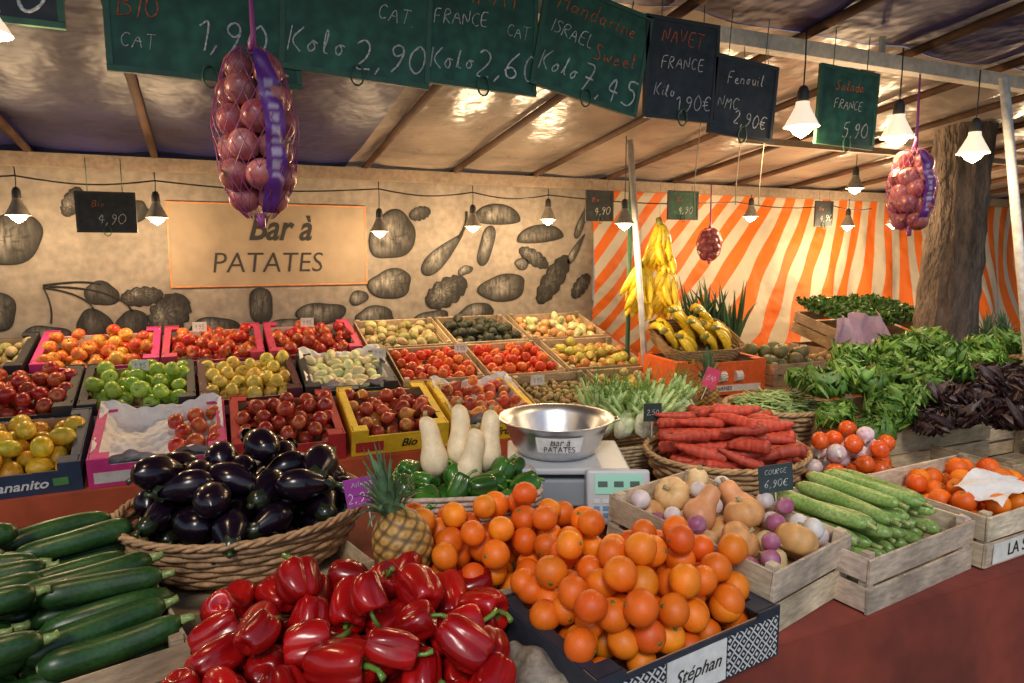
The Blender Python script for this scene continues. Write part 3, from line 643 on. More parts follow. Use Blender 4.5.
back('box_of_red_apples',2,.27,.76,A_red+A_dark,.034,41,'card',(.5,.05,.12),inner=WH)
back('crate_of_kiwis',2,.78,1.28,kiwi+ginger,.026,70,'wood',mat=M_root)
back('crate_of_avocados',2,1.29,1.76,avo,.03,44,'wood',mat=M_root,mode='flat')
back('crate_of_yellow_onions',2,1.78,2.32,onbr+pale[:1],.028,60,'wood',mat=M_onion)

# ------------------------------------------------------------ front produce
TZ=.752
e=empty('crate_of_courgettes',(-.44,1.74,TZ),(0,0,math.radians(14)))
wood_crate(.56,.84,.13,2).build('crate',M_wood,e,smooth=False)
zs=[t_cuke(.25,.031,(.012,.042,.009),(.035,.1,.022)) for _ in range(5)]; mb=MB(); rows(mb,zs,.5,.76,.031,30,.05,'x',.08,.05,dome=.02,o=(-.09,0,0)); rows(mb,zs,.5,.76,.031,24,.05,'x',.08,.03,dome=.02,o=(.14,0,0))
mb.build('courgettes',M_zuc,e)
e=empty('crate_of_red_peppers',(.225,1.31,TZ),(0,0,math.radians(-17)))
wood_crate(.6,.46,.1,2).build('crate',M_wood,e,smooth=False)
ps=[t_pepper(.047,(.40,.007,.006),(.26,.004,.005),random.uniform(.95,1.35)) for _ in range(9)]
mb=MB(); fill(mb,ps,.64,.50,.043,64,.02,.06,mode='any',var=.25,sc=(.85,1.12)); mb.build('peppers',M_gloss,e)
e=empty('wooden_crate',(-.0,1.93,TZ),(0,0,math.radians(14)))
wood_crate(.62,.56,.07,1).build('slats',M_wood,e,smooth=False)
e=empty('basket_of_aubergines',(.07,2.04,TZ+.04))
mb=MB(); mb.add(wicker(.33,.26,.13,(.36,.21,.1),9,.92)); mb.build('basket',M_wick,e)
au=[t_aub(random.uniform(.042,.05),random.uniform(.14,.165)) for _ in range(5)]
mb=MB(); fill(mb,au,.58,.54,.048,13,.035,.0,rnd=True,mode='flat',var=.25); fill(mb,au,.64,.6,.048,36,.10,.13,rnd=True,mode='flat',var=.25,sc=(.95,1.12)); mb.build('aubergines',M_egg,e)
e=empty('basket_of_green_peppers',(.69,1.9,TZ+.06),(0,0,math.radians(-18)))
MB().add(rbasket(.44,.3,.13,(.45,.36,.28))).build('basket',M_wick,e)
MB().add(box(.4,.27,.062,(0,0,-.03),WOODC)).build('riser_board',M_wood,e,smooth=False)
gp=[t_pepper(.045,(.04,.14,.015),(.02,.08,.01)) for _ in range(4)]
mb=MB(); fill(mb,gp,.46,.32,.04,27,.03,.03,o=(0,-.0,0)); mb.build('green_peppers',M_gloss,e)
mb=MB(); sq=[t_squash(.046,.2,(.72,.58,.36),.68) for _ in range(3)]
for i,(x,y,z,a,b) in enumerate([(-.1,.1,.22,.2,-.12),(-.01,.12,.25,.2,.02),(.08,.12,.23,.3,.15),(.02,.05,.19,.1,.3)]): mb.add(sq[i%3],RX(-a)@RY(b),(x,y,z))
mb.build('butternut_squashes',M_squash,e)
pn=t_pineapple(.068,.165); ax=np.array([-.25,.25,1.0])
MB().add(pn,align(ax)).build('pineapple',M_pine,loc=(.395,1.53,.955))
MB().add(box(.14,.12,.1,(0,0,0),WOODC)).build('wooden_block',M_wood,loc=(.42,1.585,TZ+.051),rot=(0,0,-.3),smooth=False)
org=[t_orange(.035,(.82,.18,.006)),t_orange(.035,(.85,.23,.008)),t_orange(.034,(.75,.14,.006))]
e=empty('crate_of_oranges',(.84,1.2,TZ),(0,0,math.radians(8)))
card_box(.52,.36,.12,(.025,.03,.045),BR,tab=.0).build('crate',M_card,e,smooth=False)
m,nt,b=nodes('tile_print');N=nt.nodes;L=nt.links
tc=N.new('ShaderNodeTexCoord');sx_=N.new('ShaderNodeSeparateXYZ');L.new(tc.outputs['Object'],sx_.inputs[0]);ad=N.new('ShaderNodeMath');ad.operation='ADD';L.new(sx_.outputs[0],ad.inputs[0]);L.new(sx_.outputs[1],ad.inputs[1])
cb=N.new('ShaderNodeCombineXYZ');L.new(ad.outputs[0],cb.inputs[0]);L.new(sx_.outputs[2],cb.inputs[1])
v=N.new('ShaderNodeTexVoronoi');v.voronoi_dimensions='2D';v.inputs['Scale'].default_value=34;v.inputs['Randomness'].default_value=0;v.distance='MANHATTAN'
L.new(cb.outputs[0],v.inputs[0]);w=N.new('ShaderNodeMath');w.operation='MULTIPLY';w.inputs[1].default_value=15;L.new(v.outputs[0],w.inputs[0])
s=N.new('ShaderNodeMath');s.operation='SINE';L.new(w.outputs[0],s.inputs[0]);cr=N.new('ShaderNodeValToRGB');cr.color_ramp.elements[0].position=.1;cr.color_ramp.elements[1].position=.3
cr.color_ramp.elements[0].color=(.02,.025,.04,1);cr.color_ramp.elements[1].color=(.6,.6,.57,1);L.new(s.outputs[0],cr.inputs[0]);L.new(cr.outputs[0],b.inputs['Base Color']);b.inputs['Roughness'].default_value=.5
mb=MB(); mb.add(box(.16,.002,.092,(.17,-.182,.052))); mb.add(box(.16,.002,.092,(-.17,-.182,.052))); mb.add(box(.002,.34,.092,(.2605,0,.052))); mb.build('tile_print',m,e,smooth=False)
MB().add(box(.17,.002,.092,(0,-.182,.052),(.72,.71,.68))).build('label',M_card,e,smooth=False)
text('Stéphan',.042,(0,-.1845,.055),(pi/2,0,.0),M_ink,e,shear=.4)
mb=MB(); fill(mb,org,.5,.335,.035,40,.03,.0,mode='any',var=.14); fill(mb,org,.54,.37,.035,56,.1,.08,mode='any',var=.14); mb.build('oranges',M_citrus,e)
e=empty('crate_of_oranges',(.65,1.55,TZ),(0,0,math.radians(-6)))
wood_crate(.58,.36,.11,2).build('crate',M_wood,e,smooth=False)
mb=MB(); fill(mb,org,.56,.34,.035,82,.03,.04,mode='any',var=.14); mb.build('oranges',M_citrus,e)
def burl(u,v):
    x=(u-.5)*.22;y=(v-.5)*.22; return np.stack([x,y,.07-2*x*x+.014*np.sin(30*x+12*y)+.01*np.sin(55*y-30*x)+.006*np.sin(90*x)-.9*np.clip(-y-.02,0,1)],1)
MB().add(grid(burl,34,30,c=(.24,.2,.15))).build('burlap_sack',M_wick,loc=(.55,1.10,TZ+.01),rot=(0,0,.2))
e=empty('crate_of_squashes_and_onions',(1.25,1.40,TZ+.025),(math.radians(4),0,math.radians(14)))
wood_crate(.36,.52,.16,2,(.6,.49,.36)).build('crate',M_wood,e,smooth=False)
bt=[t_squash(.05,.14,(.70,.36,.14),.6),t_pumpkin(.056,(.66,.33,.12)),t_pumpkin(.05,(.7,.42,.2)),t_squash(.046,.13,(.72,.5,.26),.7)]
sm=[t_onion(.028,(.74,.7,.64),(.78,.74,.68),(.6,.55,.4)),t_onion(.026,(.3,.05,.14),(.5,.25,.35)),t_onion(.027,(.74,.7,.64),(.62,.45,.5)),t_onion(.028,(.76,.73,.68),(.7,.66,.6),(.6,.55,.4))]
mb=MB(); P=fill(mb,bt,.34,.50,.05,16,.05,.03,mode='up')
MB().add(box(.33,.49,.01,(0,0,.09),(.3,.2,.12))).build('filler',M_card,e,smooth=False)
pl=[(p,.05) for p in P]
for i in range(17):
    best=None
    for _ in range(40):
        x,y=random.uniform(-.14,.14),random.uniform(-.22,.22); z=.125
        for p,r in pl:
            h=(r+.028)**2-(x-p[0])**2-(y-p[1])**2
            if h>0: z=max(z,p[2]+math.sqrt(h))
        if best is None or z-.12*x<best[0]: best=(z-.12*x,np.array([x,y,z]))
    pl.append((best[1],.028)); mb.add(random.choice(sm),rrot(),best[1],random.uniform(.85,1.1),np.ones(3)*random.uniform(.85,1.05))
mb.build('squashes_and_onions',M_squash,e)
e=empty('crate_of_cucumbers',(1.67,1.34,TZ),(0,0,math.radians(7)))
wood_crate(.5,.44,.14,2,(.6,.49,.36)).build('crate',M_wood,e,smooth=False)
cs=[t_cuke(.3,.023,(.17,.3,.06),(.36,.46,.16),.012,(.3,.36,.12)) for _ in range(4)]
mb=MB(); rows(mb,cs,.4,.45,.0235,26,.06,'y',.08,.03,dome=.02); mb.build('cucumbers',M_zuc,e)
e=empty('crate_of_clementines',(2.23,1.34,TZ),(0,0,math.radians(3)))
wood_crate(.56,.4,.15,2,(.6,.49,.36)).build('crate',M_wood,e,smooth=False)
MB().add(box(.5,.002,.06,(0,-.2045,.045),(.7,.68,.62))).build('label',M_card,e,smooth=False)
text('LA SOCULENTE',.052,(0,-.207,.045),(pi/2,0,0),M_ink,e)
mb=MB(); fill(mb,org,.53,.38,.036,44,.05,.02); mb.build('clementines',M_citrus,e)
def lid(u,v): return np.stack([(u-.5)*.46,(v-.5)*.14+.02*np.sin(5*u),.165+.025*np.sin(6*u)+.012*np.sin(17*u+9*v)],1)
MB().add(grid(lid,24,10,c=(.72,.7,.68))).build('paper_lid',M_paper,e,loc=(0.04,-.1,.01),rot=(.1,0,0))
e=empty('basket_of_carrots',(1.73,1.93,TZ))
MB().add(wicker(.3,.21,.16,(.42,.26,.12),9,.9)).build('basket',M_wick,e)
ct=[t_carrot(random.uniform(.14,.19),random.uniform(.019,.025)) for _ in range(9)]
mb=MB()
for i in range(3): rows(mb,ct,.5,.46-(.06 if i!=1 else 0),.0215,(32,42,32)[i],.1,'x',.3,.04,dome=.07,o=((-.14,0,.14)[i],0,0),yaw0=-.45,var=.28)
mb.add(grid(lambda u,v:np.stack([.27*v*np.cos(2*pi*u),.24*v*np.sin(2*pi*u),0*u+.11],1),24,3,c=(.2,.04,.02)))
mb.build('carrots',M_root,e)
e=empty('tray_of_persimmons_and_garlic',(2.1,1.7,TZ))
MB().add(wicker(.17,.13,.1,(.4,.26,.12),7,.9)).build('basket',M_wick,e)
gar=t_onion(.032,(.68,.6,.56),(.6,.42,.48),(.6,.5,.35))
mb=MB(); fill(mb,[t_orange(.034,(.75,.12,.01))]*2+[gar],.36,.32,.036,28,.06,.05,rnd=True); mb.build('persimmons_and_garlic',M_apple,e)
e=empty('basket_of_green_beans',(2.3,2.25,TZ+.06))
MB().add(wicker(.24,.19,.15,(.4,.26,.13),8,.85)).build('basket',M_wick,e)
mb=MB()
for i in range(260):
    a=random.uniform(0,6.3); rr=.2*math.sqrt(random.random()); z=.13+.07*(1-(rr/.2)**2)+random.uniform(-.01,.01)
    s=np.linspace(-1,1,5); P=np.stack([s*.06,.012*(1-s**2),0*s],1)
    mb.add(tube(P,[.002,.005,.005,.005,.002],5,c=np.array((.3,.4,.14))*random.uniform(.6,1.3)),RZ(random.uniform(0,6.3))@RY(random.gauss(0,.2)),(rr*math.cos(a),rr*math.sin(a)*.85,z))
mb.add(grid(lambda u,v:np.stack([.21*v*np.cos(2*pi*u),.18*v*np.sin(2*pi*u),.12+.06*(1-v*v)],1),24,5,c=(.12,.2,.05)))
mb.build('green_beans',M_leaf,e)
MB().add(t_pineapple(.05,.12,(48,32)),align((.05,.1,1)),(0,0,0)).build('pineapple',M_pine,loc=(2.12,2.5,.98))
e=empty('fennel_bulbs',(1.64,2.36,TZ-.0)); 
MB().add(rbasket(.54,.34,.12,(.4,.3,.18))).build('basket',M_wick,e)
mb=MB()
for i in range(16):
    x=-.23+.46*random.random(); y=random.uniform(-.16,.14); z=.14+.07*random.random(); R=align((random.uniform(-.9,.9),random.uniform(-.6,.3),1))@RZ(random.uniform(0,6))
    s=np.linspace(0,1,10); bulb=revolve(np.stack([.052*np.sin(pi*(s*.8+.08))**.7,s*.12-.03],1),14,mod=lambda T,S:(1+.22*np.cos(2*T)+.05*np.cos(9*T)),colf=lambda th,S,V:mixc((.76,.77,.62),(.5,.62,.3),S+.2*np.sin(9*th)))
    ts=[bulb]
    for k in range(6):
        a=k*1.05; l=random.uniform(.08,.15); d=np.array([math.cos(a)*.35,math.sin(a)*.2,1])
        P=[np.array([math.cos(a)*.02,math.sin(a)*.012,.06])+d*l*q for q in(0,.5,1)]
        ts.append(tube(P,[.013,.010,.006],6,c=(.42,.57,.22)))
        for _ in range(7):
            d2=d+rng.normal(0,.5,3); p0=P[-1]-d*l*.2*random.random()
            ts.append(tube([p0,p0+d2*.02,p0+d2*.04+rng.normal(0,.008,3)],[.0014,.0012,.0008],3,c=np.array((.12,.27,.04))*random.uniform(.6,1.4),cap=False))
    mb.add(tj(ts),R,(x,y,z))
mb.build('fennel',M_leaf,e)
e=empty('lettuce_display',(0,0,0))
wood_crate(.7,.5,.2,2).build('crate',M_wood,e,(2.65,2.0,TZ),smooth=False)
wood_crate(.6,.45,.3,3).build('crate',M_wood,e,(3.35,2.05,TZ),smooth=False)
wood_crate(.66,.36,.12,2).build('crate',M_wood,e,(2.95,1.62,TZ),smooth=False)
heads=[t_head(34,L=.11,W=.155,ruf=.017) for _ in range(3)]+[t_head(34,c1=(.06,.18,.015),c2=(.27,.43,.08),L=.11,W=.15,ruf=.019,fr=24) for _ in range(3)]
dark=[t_head(32,c1=(.022,.009,.012),c2=(.08,.04,.03),L=.105,W=.14,ruf=.017,fr=22) for _ in range(2)]
mb=MB()
for (x,y,z) in [(2.28,1.88,.95),(2.4,1.78,.97),(2.35,2.05,1.02),(2.5,1.92,1.05),(2.6,1.82,1.06),(2.55,2.08,1.09),(2.72,2.0,1.10),(2.8,1.83,1.08),(2.95,1.95,1.11),(3.1,1.85,1.1),(3.0,2.12,1.14),(3.3,2.0,1.14),(3.5,2.0,1.14),(3.2,2.2,1.14),(2.7,2.2,1.1),(2.42,2.2,1.03),(3.3,1.8,1.06),(2.3,1.74,.9),(2.85,2.1,1.12),(3.1,2.0,1.13),(2.62,1.95,1.08),(2.45,1.98,1.04),(2.7,1.88,1.08),(2.88,2.02,1.14),(2.5,1.8,1.0)]:
    mb.add(random.choice(heads),RZ(random.uniform(0,6))@RX(random.gauss(.25,.2)),(x,y,z),random.uniform(.9,1.2),np.ones(3)*random.uniform(.65,1.2))
mb.build('lettuces',M_leaf,e)
mb=MB()
for (x,y,z) in [(2.5,1.66,.95),(2.6,1.62,.97),(2.62,1.72,1.02),(2.74,1.66,1.03),(2.85,1.56,.98),(3.0,1.66,1.03),(3.15,1.58,1.0),(2.74,1.56,.96),(2.9,1.75,1.06),(3.1,1.72,1.06)]:
    mb.add(random.choice(dark),RZ(random.uniform(0,6))@RX(random.gauss(.3,.2)),(x,y,z),random.uniform(.9,1.2),np.ones(3)*random.uniform(.8,1.4))
mb.build('red_lettuces',M_leaf,e)
e=empty('box_of_pineapples',(3.72,2.2,TZ),(0,0,-.2)); card_box(.5,.36,.3,(.6,.62,.6),BR).build('box',M_card,e,smooth=False)
MB().add(box(.4,.002,.12,(0,-.182,.2),(.08,.18,.4))).build('side_print',M_card,e,smooth=False)
mb=MB(); mb.add(t_pineapple(.06,.15,(48,32)),align((.1,0,1)),(-.05,0,.36)); mb.add(t_pineapple(.06,.15,(48,32)),align((-.2,0.1,1)),(.12,0.02,.36)); mb.build('pineapples',M_pine,e)

# ------------------------------------------------------------ scale
e=empty('weighing_scale',(1.1,2.02,TZ+.04),(0,0,math.radians(-24)))
mb=MB(); Gc=(.45,.47,.49)
mb.add(box(.38,.32,.09,(0,0,.075),(.27,.31,.35))); mb.add(box(.4,.34,.022,(0,.0,.15),Gc))
for x in(-.15,.15):
    for y in(-.12,.12): mb.add(tube([(x,y,-.04),(x,y,.03)],.02,8,c=(.05,.05,.05)))
mb.build('body',M_plast,e,smooth=False,bevel=.008)
mb=MB(); mb.add(box(.2,.07,.17,(0,0,.0),(.47,.49,.5))); DL=(.15,-.215,.085); DR=(-.3,0,0)
mb.build('display_housing',M_plast,e,DL,DR,smooth=False,bevel=.01)
MB().add(box(.15,.003,.06,(0,-.0375,.04),(1,1,1))).build('lcd',M_lcd,e,DL,DR,smooth=False)
mb=MB()
for i in range(3): mb.add(box(.03,.003,.018,(-.05+.05*i,-.0385,.04),(.06,.1,.08)))
for i in range(6):
    for j in range(3): mb.add(box(.018,.005,.013,(-.07+.028*i,-.036,-.012-.021*j),(.12,.25,.45) if j else (.6,.6,.6)))
mb.build('keys',M_plast,e,DL,DR,smooth=False)
s=[(.0,.0),(.1,.0),(.13,.004),(.15,.03),(.178,.1),(.192,.118),(.2,.122),(.2,.126),(.188,.124),(.172,.1),(.145,.034),(.125,.01),(.0,.008)]
MB().add(revolve(s,64)).build('bowl',M_steel,e,(-.03,0.02,.163))
mb=MB(); mb.add(grid(lambda u,v:np.stack([(.1585+.0215*v)*np.sin(-.45+.9*u),-(.1585+.0215*v)*np.cos(-.45+.9*u),.04+.055*v],1),20,3,c=(.78,.78,.76)))
mb.build('sticker',M_card,e,(-.03,0.02,.163))
text('Bar à',.032,(-.03,-.158,.243),(pi/2-.38,0,0),M_ink,e,shear=.3); text('PATATES',.026,(-.03,-.152,.218),(pi/2-.38,0,0),M_ink,e)
mb=MB()
for sx in(-1,1): mb.add(tube([(sx*.185,-.03,.11),(sx*.215,-.02,.118),(sx*.215,.02,.118),(sx*.185,.03,.11)],.004,6))
mb.build('handles',M_steel,e,(-.03,0.02,.163))

# ------------------------------------------------------------ back right stalls
t2=empty('side_table'); mb=MB(); mb.add(box(3.0,.8,.03,(3.9,3.25,.865),(.4,.28,.16)))
for x in(2.5,3.9,5.3):
    for y in(2.95,3.55): mb.add(box(.05,.05,.848,(x,y,.424),(.35,.25,.15)))
mb.build('table_top',M_wood,t2,smooth=False)
def dc(u,v,V): 
    s=V[:,0]/10; return np.stack([s,0*s,0*s],1)
MB().add(grid(lambda u,v:np.stack([2.4+3*u,2.84-.02*(1-v)*np.sin(26*u),.02+.85*v],1),120,6,colf=dc)).build('striped_skirt',M_str,t2)
e=empty('banana_box',(2.5,3.02,.882),(0,0,-.1))
card_box(.56,.4,.19,(.75,.13,.02),BR,tab=.0).build('box',M_card,e,smooth=False)
mb=MB()
for k in range(3): mb.add(tube([( -.1+.1*k-.02,-.2025,.1),(-.1+.1*k+.02,-.2025,.1)],.03,10,c=(.75,.75,.7)),None)
mb.add(box(.5,.002,.035,(0,-.2015,.035),(.72,.7,.66))); mb.build('logo_print',M_card,e,smooth=False)
text('BANANES',.03,(0,-.204,.035),(pi/2,0,0),M_ink,e)
e=empty('basket_of_bananas',(2.52,3.12,1.1),(.45,0,-.05))
MB().add(rbasket(.5,.34,.08,(.4,.26,.12))).build('basket',M_wick,e)
bb=[t_bananabunch(k) for k in(5,6,7)]; mb=MB()
for (x,y,z,a) in [(-.16,.05,.1,.3),(-.02,.08,.11,-.3),(.12,.04,.1,.2),(-.1,-.07,.09,-.2),(.06,-.08,.09,.4),(.0,0,.14,.1),(.16,-.03,.11,-.1),(-.2,-.05,.12,.5),(-.08,.08,.17,0),(.1,.09,.16,.3)]: mb.add(random.choice(bb),RZ(a)@RX(.3),(x-.07,y,z+.03),1.1)
mb.build('bananas',M_apple,e)
def hung(loc,n=3,sc=1.15):
    e=empty('hanging_bananas',loc); mb=MB()
    for i in range(n): mb.add(random.choice(bb),RZ(i*2.1+.8+4)@RY(.9),(0,0,-.03*i),sc)
    mb.build('bananas',M_apple,e); MB().add(tube([(0,0,0),(0,.0,.25)],.002,4,c=(.3,.3,.3))).build('string',M_plast,e)
hung((2.40,3.3,1.80),5); hung((2.26,3.28,1.56),5); hung((2.45,3.3,1.54),5)
p=empty('tent_pole'); mb=MB(); mb.add(tube([(2.12,3.2,2.24),(2.36,3.2,.02)],.018,10,c=(.6,.6,.57))); mb.build('steel_tube',M_gsteel,p)
p=empty('tent_pole'); mb=MB(); mb.add(tube([(2.28,3.42,2.2),(2.28,3.42,.02)],.014,10,c=(.05,.15,.08))); mb.build('steel_tube',M_paint,p)
p=empty('tent_pole'); mb=MB(); mb.add(tube([(2.79,1.7,2.3),(3.05,1.7,1.45),(3.45,1.7,.02)],.017,10,c=(.7,.7,.68))); mb.build('steel_tube',M_paint,p)
e=empty('leeks',(2.95,3.45,.9)); mb=MB()
for i in range(60):
    a=rng.normal(0,.45,2); l=random.uniform(.3,.48); d=np.array([a[0]*.7-.2,a[1]*.5,1]); x=random.uniform(-.2,.2); s=np.linspace(0,1,6)
    P=np.stack([x+d[0]*l*s,d[1]*l*s,.12+l*s-.12*s**3*abs(a[0])],1); mb.add(tube(P,.014*(1-s**2)+.001,5,c=np.array((.05,.12,.045))*random.uniform(.6,1.8)))
for i in range(16): mb.add(tube([(random.uniform(-.18,.18),random.uniform(-.05,.05),0),(random.uniform(-.18,.18),0,.16)],.015,7,c=(.6,.68,.45)))
mb.build('leek_leaves',M_leaf,e)
e=empty('crate_of_artichokes',(3.1,3.05,.882)); wood_crate(.4,.36,.12,2).build('crate',M_wood,e,smooth=False)
mb=MB(); fill(mb,[t_apple(.045,(.12,.2,.06),(.2,.15,.1),.3)],.38,.34,.045,18,.05,.03,mode='up'); mb.build('artichokes',M_leaf,e)
e=empty('crate_of_mushrooms',(3.52,3.0,.882)); wood_crate(.4,.34,.1,2).build('crate',M_wood,e,smooth=False)
mb=MB(); fill(mb,[t_lemon(.03,(.35,.22,.12),.8)],.38,.32,.03,36,.04,.02); mb.build('mushrooms',M_root,e)
e=empty('crate_of_herbs',(4.0,3.2,.882))
wood_crate(.8,.5,.14,2).build('lower_crate',M_wood,e,smooth=False); wood_crate(.8,.5,.14,2).build('crate',M_wood,e,(0,0,.16),(.25,0,0),smooth=False)
mb=MB()
for i in range(2200):
    x=random.uniform(-.38,.38);y=random.uniform(-.24,.22); z=.30+.22*(y+.24)+random.uniform(0,.06); s_=random.uniform(.008,.018)
    q=TP([[-s_,-s_,0],[s_*.6,-s_,.004],[s_,s_,0],[-s_*.5,s_*1.1,.006]],[(0,1,2,3)],C=np.array((.05,.12,.02))*random.uniform(.5,1.8)); mb.add(q,rrot(),(x,y,z))
mb.build('herb_leaves',M_leaf,e,smooth=False)
def bagf(u,v):
    x=(u-.5)*.46; y=.03*np.sin(9*u+4*v)+.02*np.sin(23*u-3*v)-.05*(1-v); z=.34*v*(1-.25*u)-.02+.015*np.sin(14*u)
    return np.stack([x*(1-.15*v),y,z],1)
MB().add(grid(bagf,60,20,c=(.74,.52,.64))).build('plastic_bag',M_paper,loc=(3.60,2.90,1.0),rot=(.1,-.25,0))
e=empty('garlic_braid',(3.72,2.78,1.04)); mb=MB()
for i in range(14): mb.add(t_onion(.03,(.72,.68,.62),(.62,.55,.55),(.6,.5,.35)),rrot(),(random.uniform(-.16,.16),random.uniform(-.04,.04),random.uniform(-.03,.08)))
mb.build('garlic_bulbs',M_onion,e)
MB().add(box(.4,.34,.12,(0,0,.0),(.55,.42,.26))).build('wooden_block',M_wood,e,(0,0.08,-.1),smooth=False)

# ------------------------------------------------------------ signs
M_board=pmat('slate_green',(.022,.105,.062),attr=False,rough=.6,nscale=7,namt=.5,bump=.05,nscale2=30,namt2=.25)
M_slate=pmat('slate_black',(.028,.034,.04),attr=False,rough=.6,nscale=7,namt=.5,bump=.05,nscale2=30,namt2=.25)
C_=(.68,.68,.64); O_=(.7,.16,.07)
def board(x,z,w,h,tilt,lines,green=True,y=1.7,frame=(.03,.11,.06),hook=True,yaw=0,topz=None):
    e=empty('chalkboard_price_sign',(x,y,z),(0,tilt,yaw))
    MB().add(box(w,.008,h)).build('slate',M_board if green else M_slate,e,smooth=False)
    mb=MB()
    for sz in(-1,1): mb.add(box(w+.012,.013,.012,(0,0,sz*(h/2)),frame))
    for sx in(-1,1): mb.add(box(.012,.0125,h-.014,(sx*w/2,0,0),frame))
    mb.build('frame',M_paint,e,smooth=False)
    tz=(topz or (roofz(y)-.1))-z
    if hook:
        mb=MB()
        for sx in(-.3,.3): mb.add(tube([(sx*w,0,h/2),(sx*w,0,tz)],.0018,4,c=(.05,.15,.08)))
        th=np.linspace(0,2*pi,16); mb.add(tube(np.stack([.016*np.cos(th),0*th-.01,-h/2+.002+.024*np.sin(th)],1),.0025,5,c=(.03,.12,.06),cap=False))
        mb.build('wire_hooks',M_paint,e)
    mb=MB()
    for (t,sz,tx_,tz_,col) in lines: chalk(mb,t,sz,tx_,tz_,col,rot=random.uniform(-.06,.08))
    mb.build('chalk_writing',M_chalk,e)
board(-.42,2.18,.36,.16,.0,[('63,20',.09,.02,-.02,C_)],False)
board(.03,2.175,.38,.3,.0,[('BIO',.045,-.13,-.02,O_),('1,90',.07,.05,-.06,C_),('Pomme',.06,0,.06,C_),('CAT.',.03,-.13,-.09,C_)],yaw=.06)
board(.36,2.195,.34,.27,.06,[('Patate',.06,-.05,.08,O_),('CAT.',.035,.09,.02,C_),('Kolo',.055,-.09,-.07,C_),('2,90',.07,.08,-.08,C_)],yaw=-.05)
board(.675,2.205,.3,.28,.02,[('PINAT',.055,.02,.09,O_),('FRANCE',.034,-.06,.02,C_),('CAT',.03,.1,.01,C_),('Kolo',.05,-.08,-.08,C_),('2,60',.07,.07,-.08,C_)],yaw=.04)
board(1.0,2.195,.33,.27,.19,[('Mandarine',.045,.0,.09,O_),('ISRAEL',.036,-.07,.02,C_),('Sweet',.045,.07,-.0,O_),('Kolo',.05,-.09,-.07,C_),('7,45',.075,.07,-.08,C_)])
board(1.3,2.17,.25,.27,0,[('NAVET',.04,.0,.09,O_),('FRANCE',.034,0,.02,C_),('Kilo',.034,-.06,-.06,C_),('1,90€',.045,.04,-.09,C_)],False,frame=(.03,.03,.03))
board(1.535,2.11,.24,.22,.07,[('Fenouil',.035,.0,.06,C_),('NMC',.036,-.06,-.02,C_),('2,90€',.042,.03,-.06,C_)],False,frame=(.03,.03,.03))
board(1.98,2.12,.26,.24,.03,[('Salade',.035,.0,.07,O_),('FRANCE',.03,0,.01,C_),('5,90',.05,.04,-.07,C_)])
for (x,z,w,g) in [(-.42,1.83,.24,False),(2.3,1.93,.19,False),(2.95,1.95,.24,True),(4.25,1.92,.17,False)]:
    board(x,z,w,.18,0,[('4,90',.05,.02,-.03,C_),('Bio',.03,-.03,.04,O_)],g,y=3.8,frame=(.03,.03,.03),topz=2.08)
e=empty('dangling_strings'); mb=MB()
for x in(1.45,1.62,1.72): 
    s=np.linspace(0,1,8); mb.add(tube(np.stack([x+.01*np.sin(5*s),1.8+0*s,2.3-.5*s],1),.0018,4,c=(.5,.42,.3)))
mb.build('twine',M_wick,e)
def tag(loc,w,h,col,lines,rz=0,rx=0,ry=0,tc=(.02,.02,.02)):
    e=empty('price_tag',loc,(rx,ry,rz)); mb=MB(); mb.add(box(w,.003,h,(0,0,0),col)); mb.add(tube([(0,.004,-h/2-.06),(0,.004,h/2-.01)],.002,5,c=(.6,.6,.6))); mb.build('card',M_card,e,smooth=False)
    mb=MB()
    for (t,s,x,z) in lines: chalk(mb,t,s,x,z,tc,y=-.002)
    mb.build('handwriting',M_chalk,e)
tag((.335,1.66,1.05),.1,.075,(.32,.04,.3),[('ANANAS',.014,0,.022),('2,90 €',.026,0,-.012)],rz=-.2,ry=-.15,tc=(.8,.8,.8))
tag((1.42,1.38,1.02),.1,.08,(.03,.05,.055),[('COURGE',.015,0,.02),('6,90€',.022,0,-.014)],rz=-.3,ry=-.1,tc=(.75,.75,.72))
tag((1.52,2.1,1.04),.07,.07,(.02,.03,.03),[('2,50',.02,0,0)],rz=-.3,tc=(.75,.75,.72))
tag((2.05,2.4,1.08),.07,.09,(.6,.05,.15),[('BIO',.024,0,0)],rz=-.3,ry=.4,tc=(.8,.8,.8))
for (x,y,z) in [(-.05,3.95,1.25),(.5,3.95,1.25),(.8,3.5,1.12),(1.25,3.5,1.12),(1.5,3.05,1.0),(-.3,3.5,1.13)]:
    tag((x,y,z),.07,.05,(.7,.68,.64),[('1,95',.022,0,0)],rz=-.2)

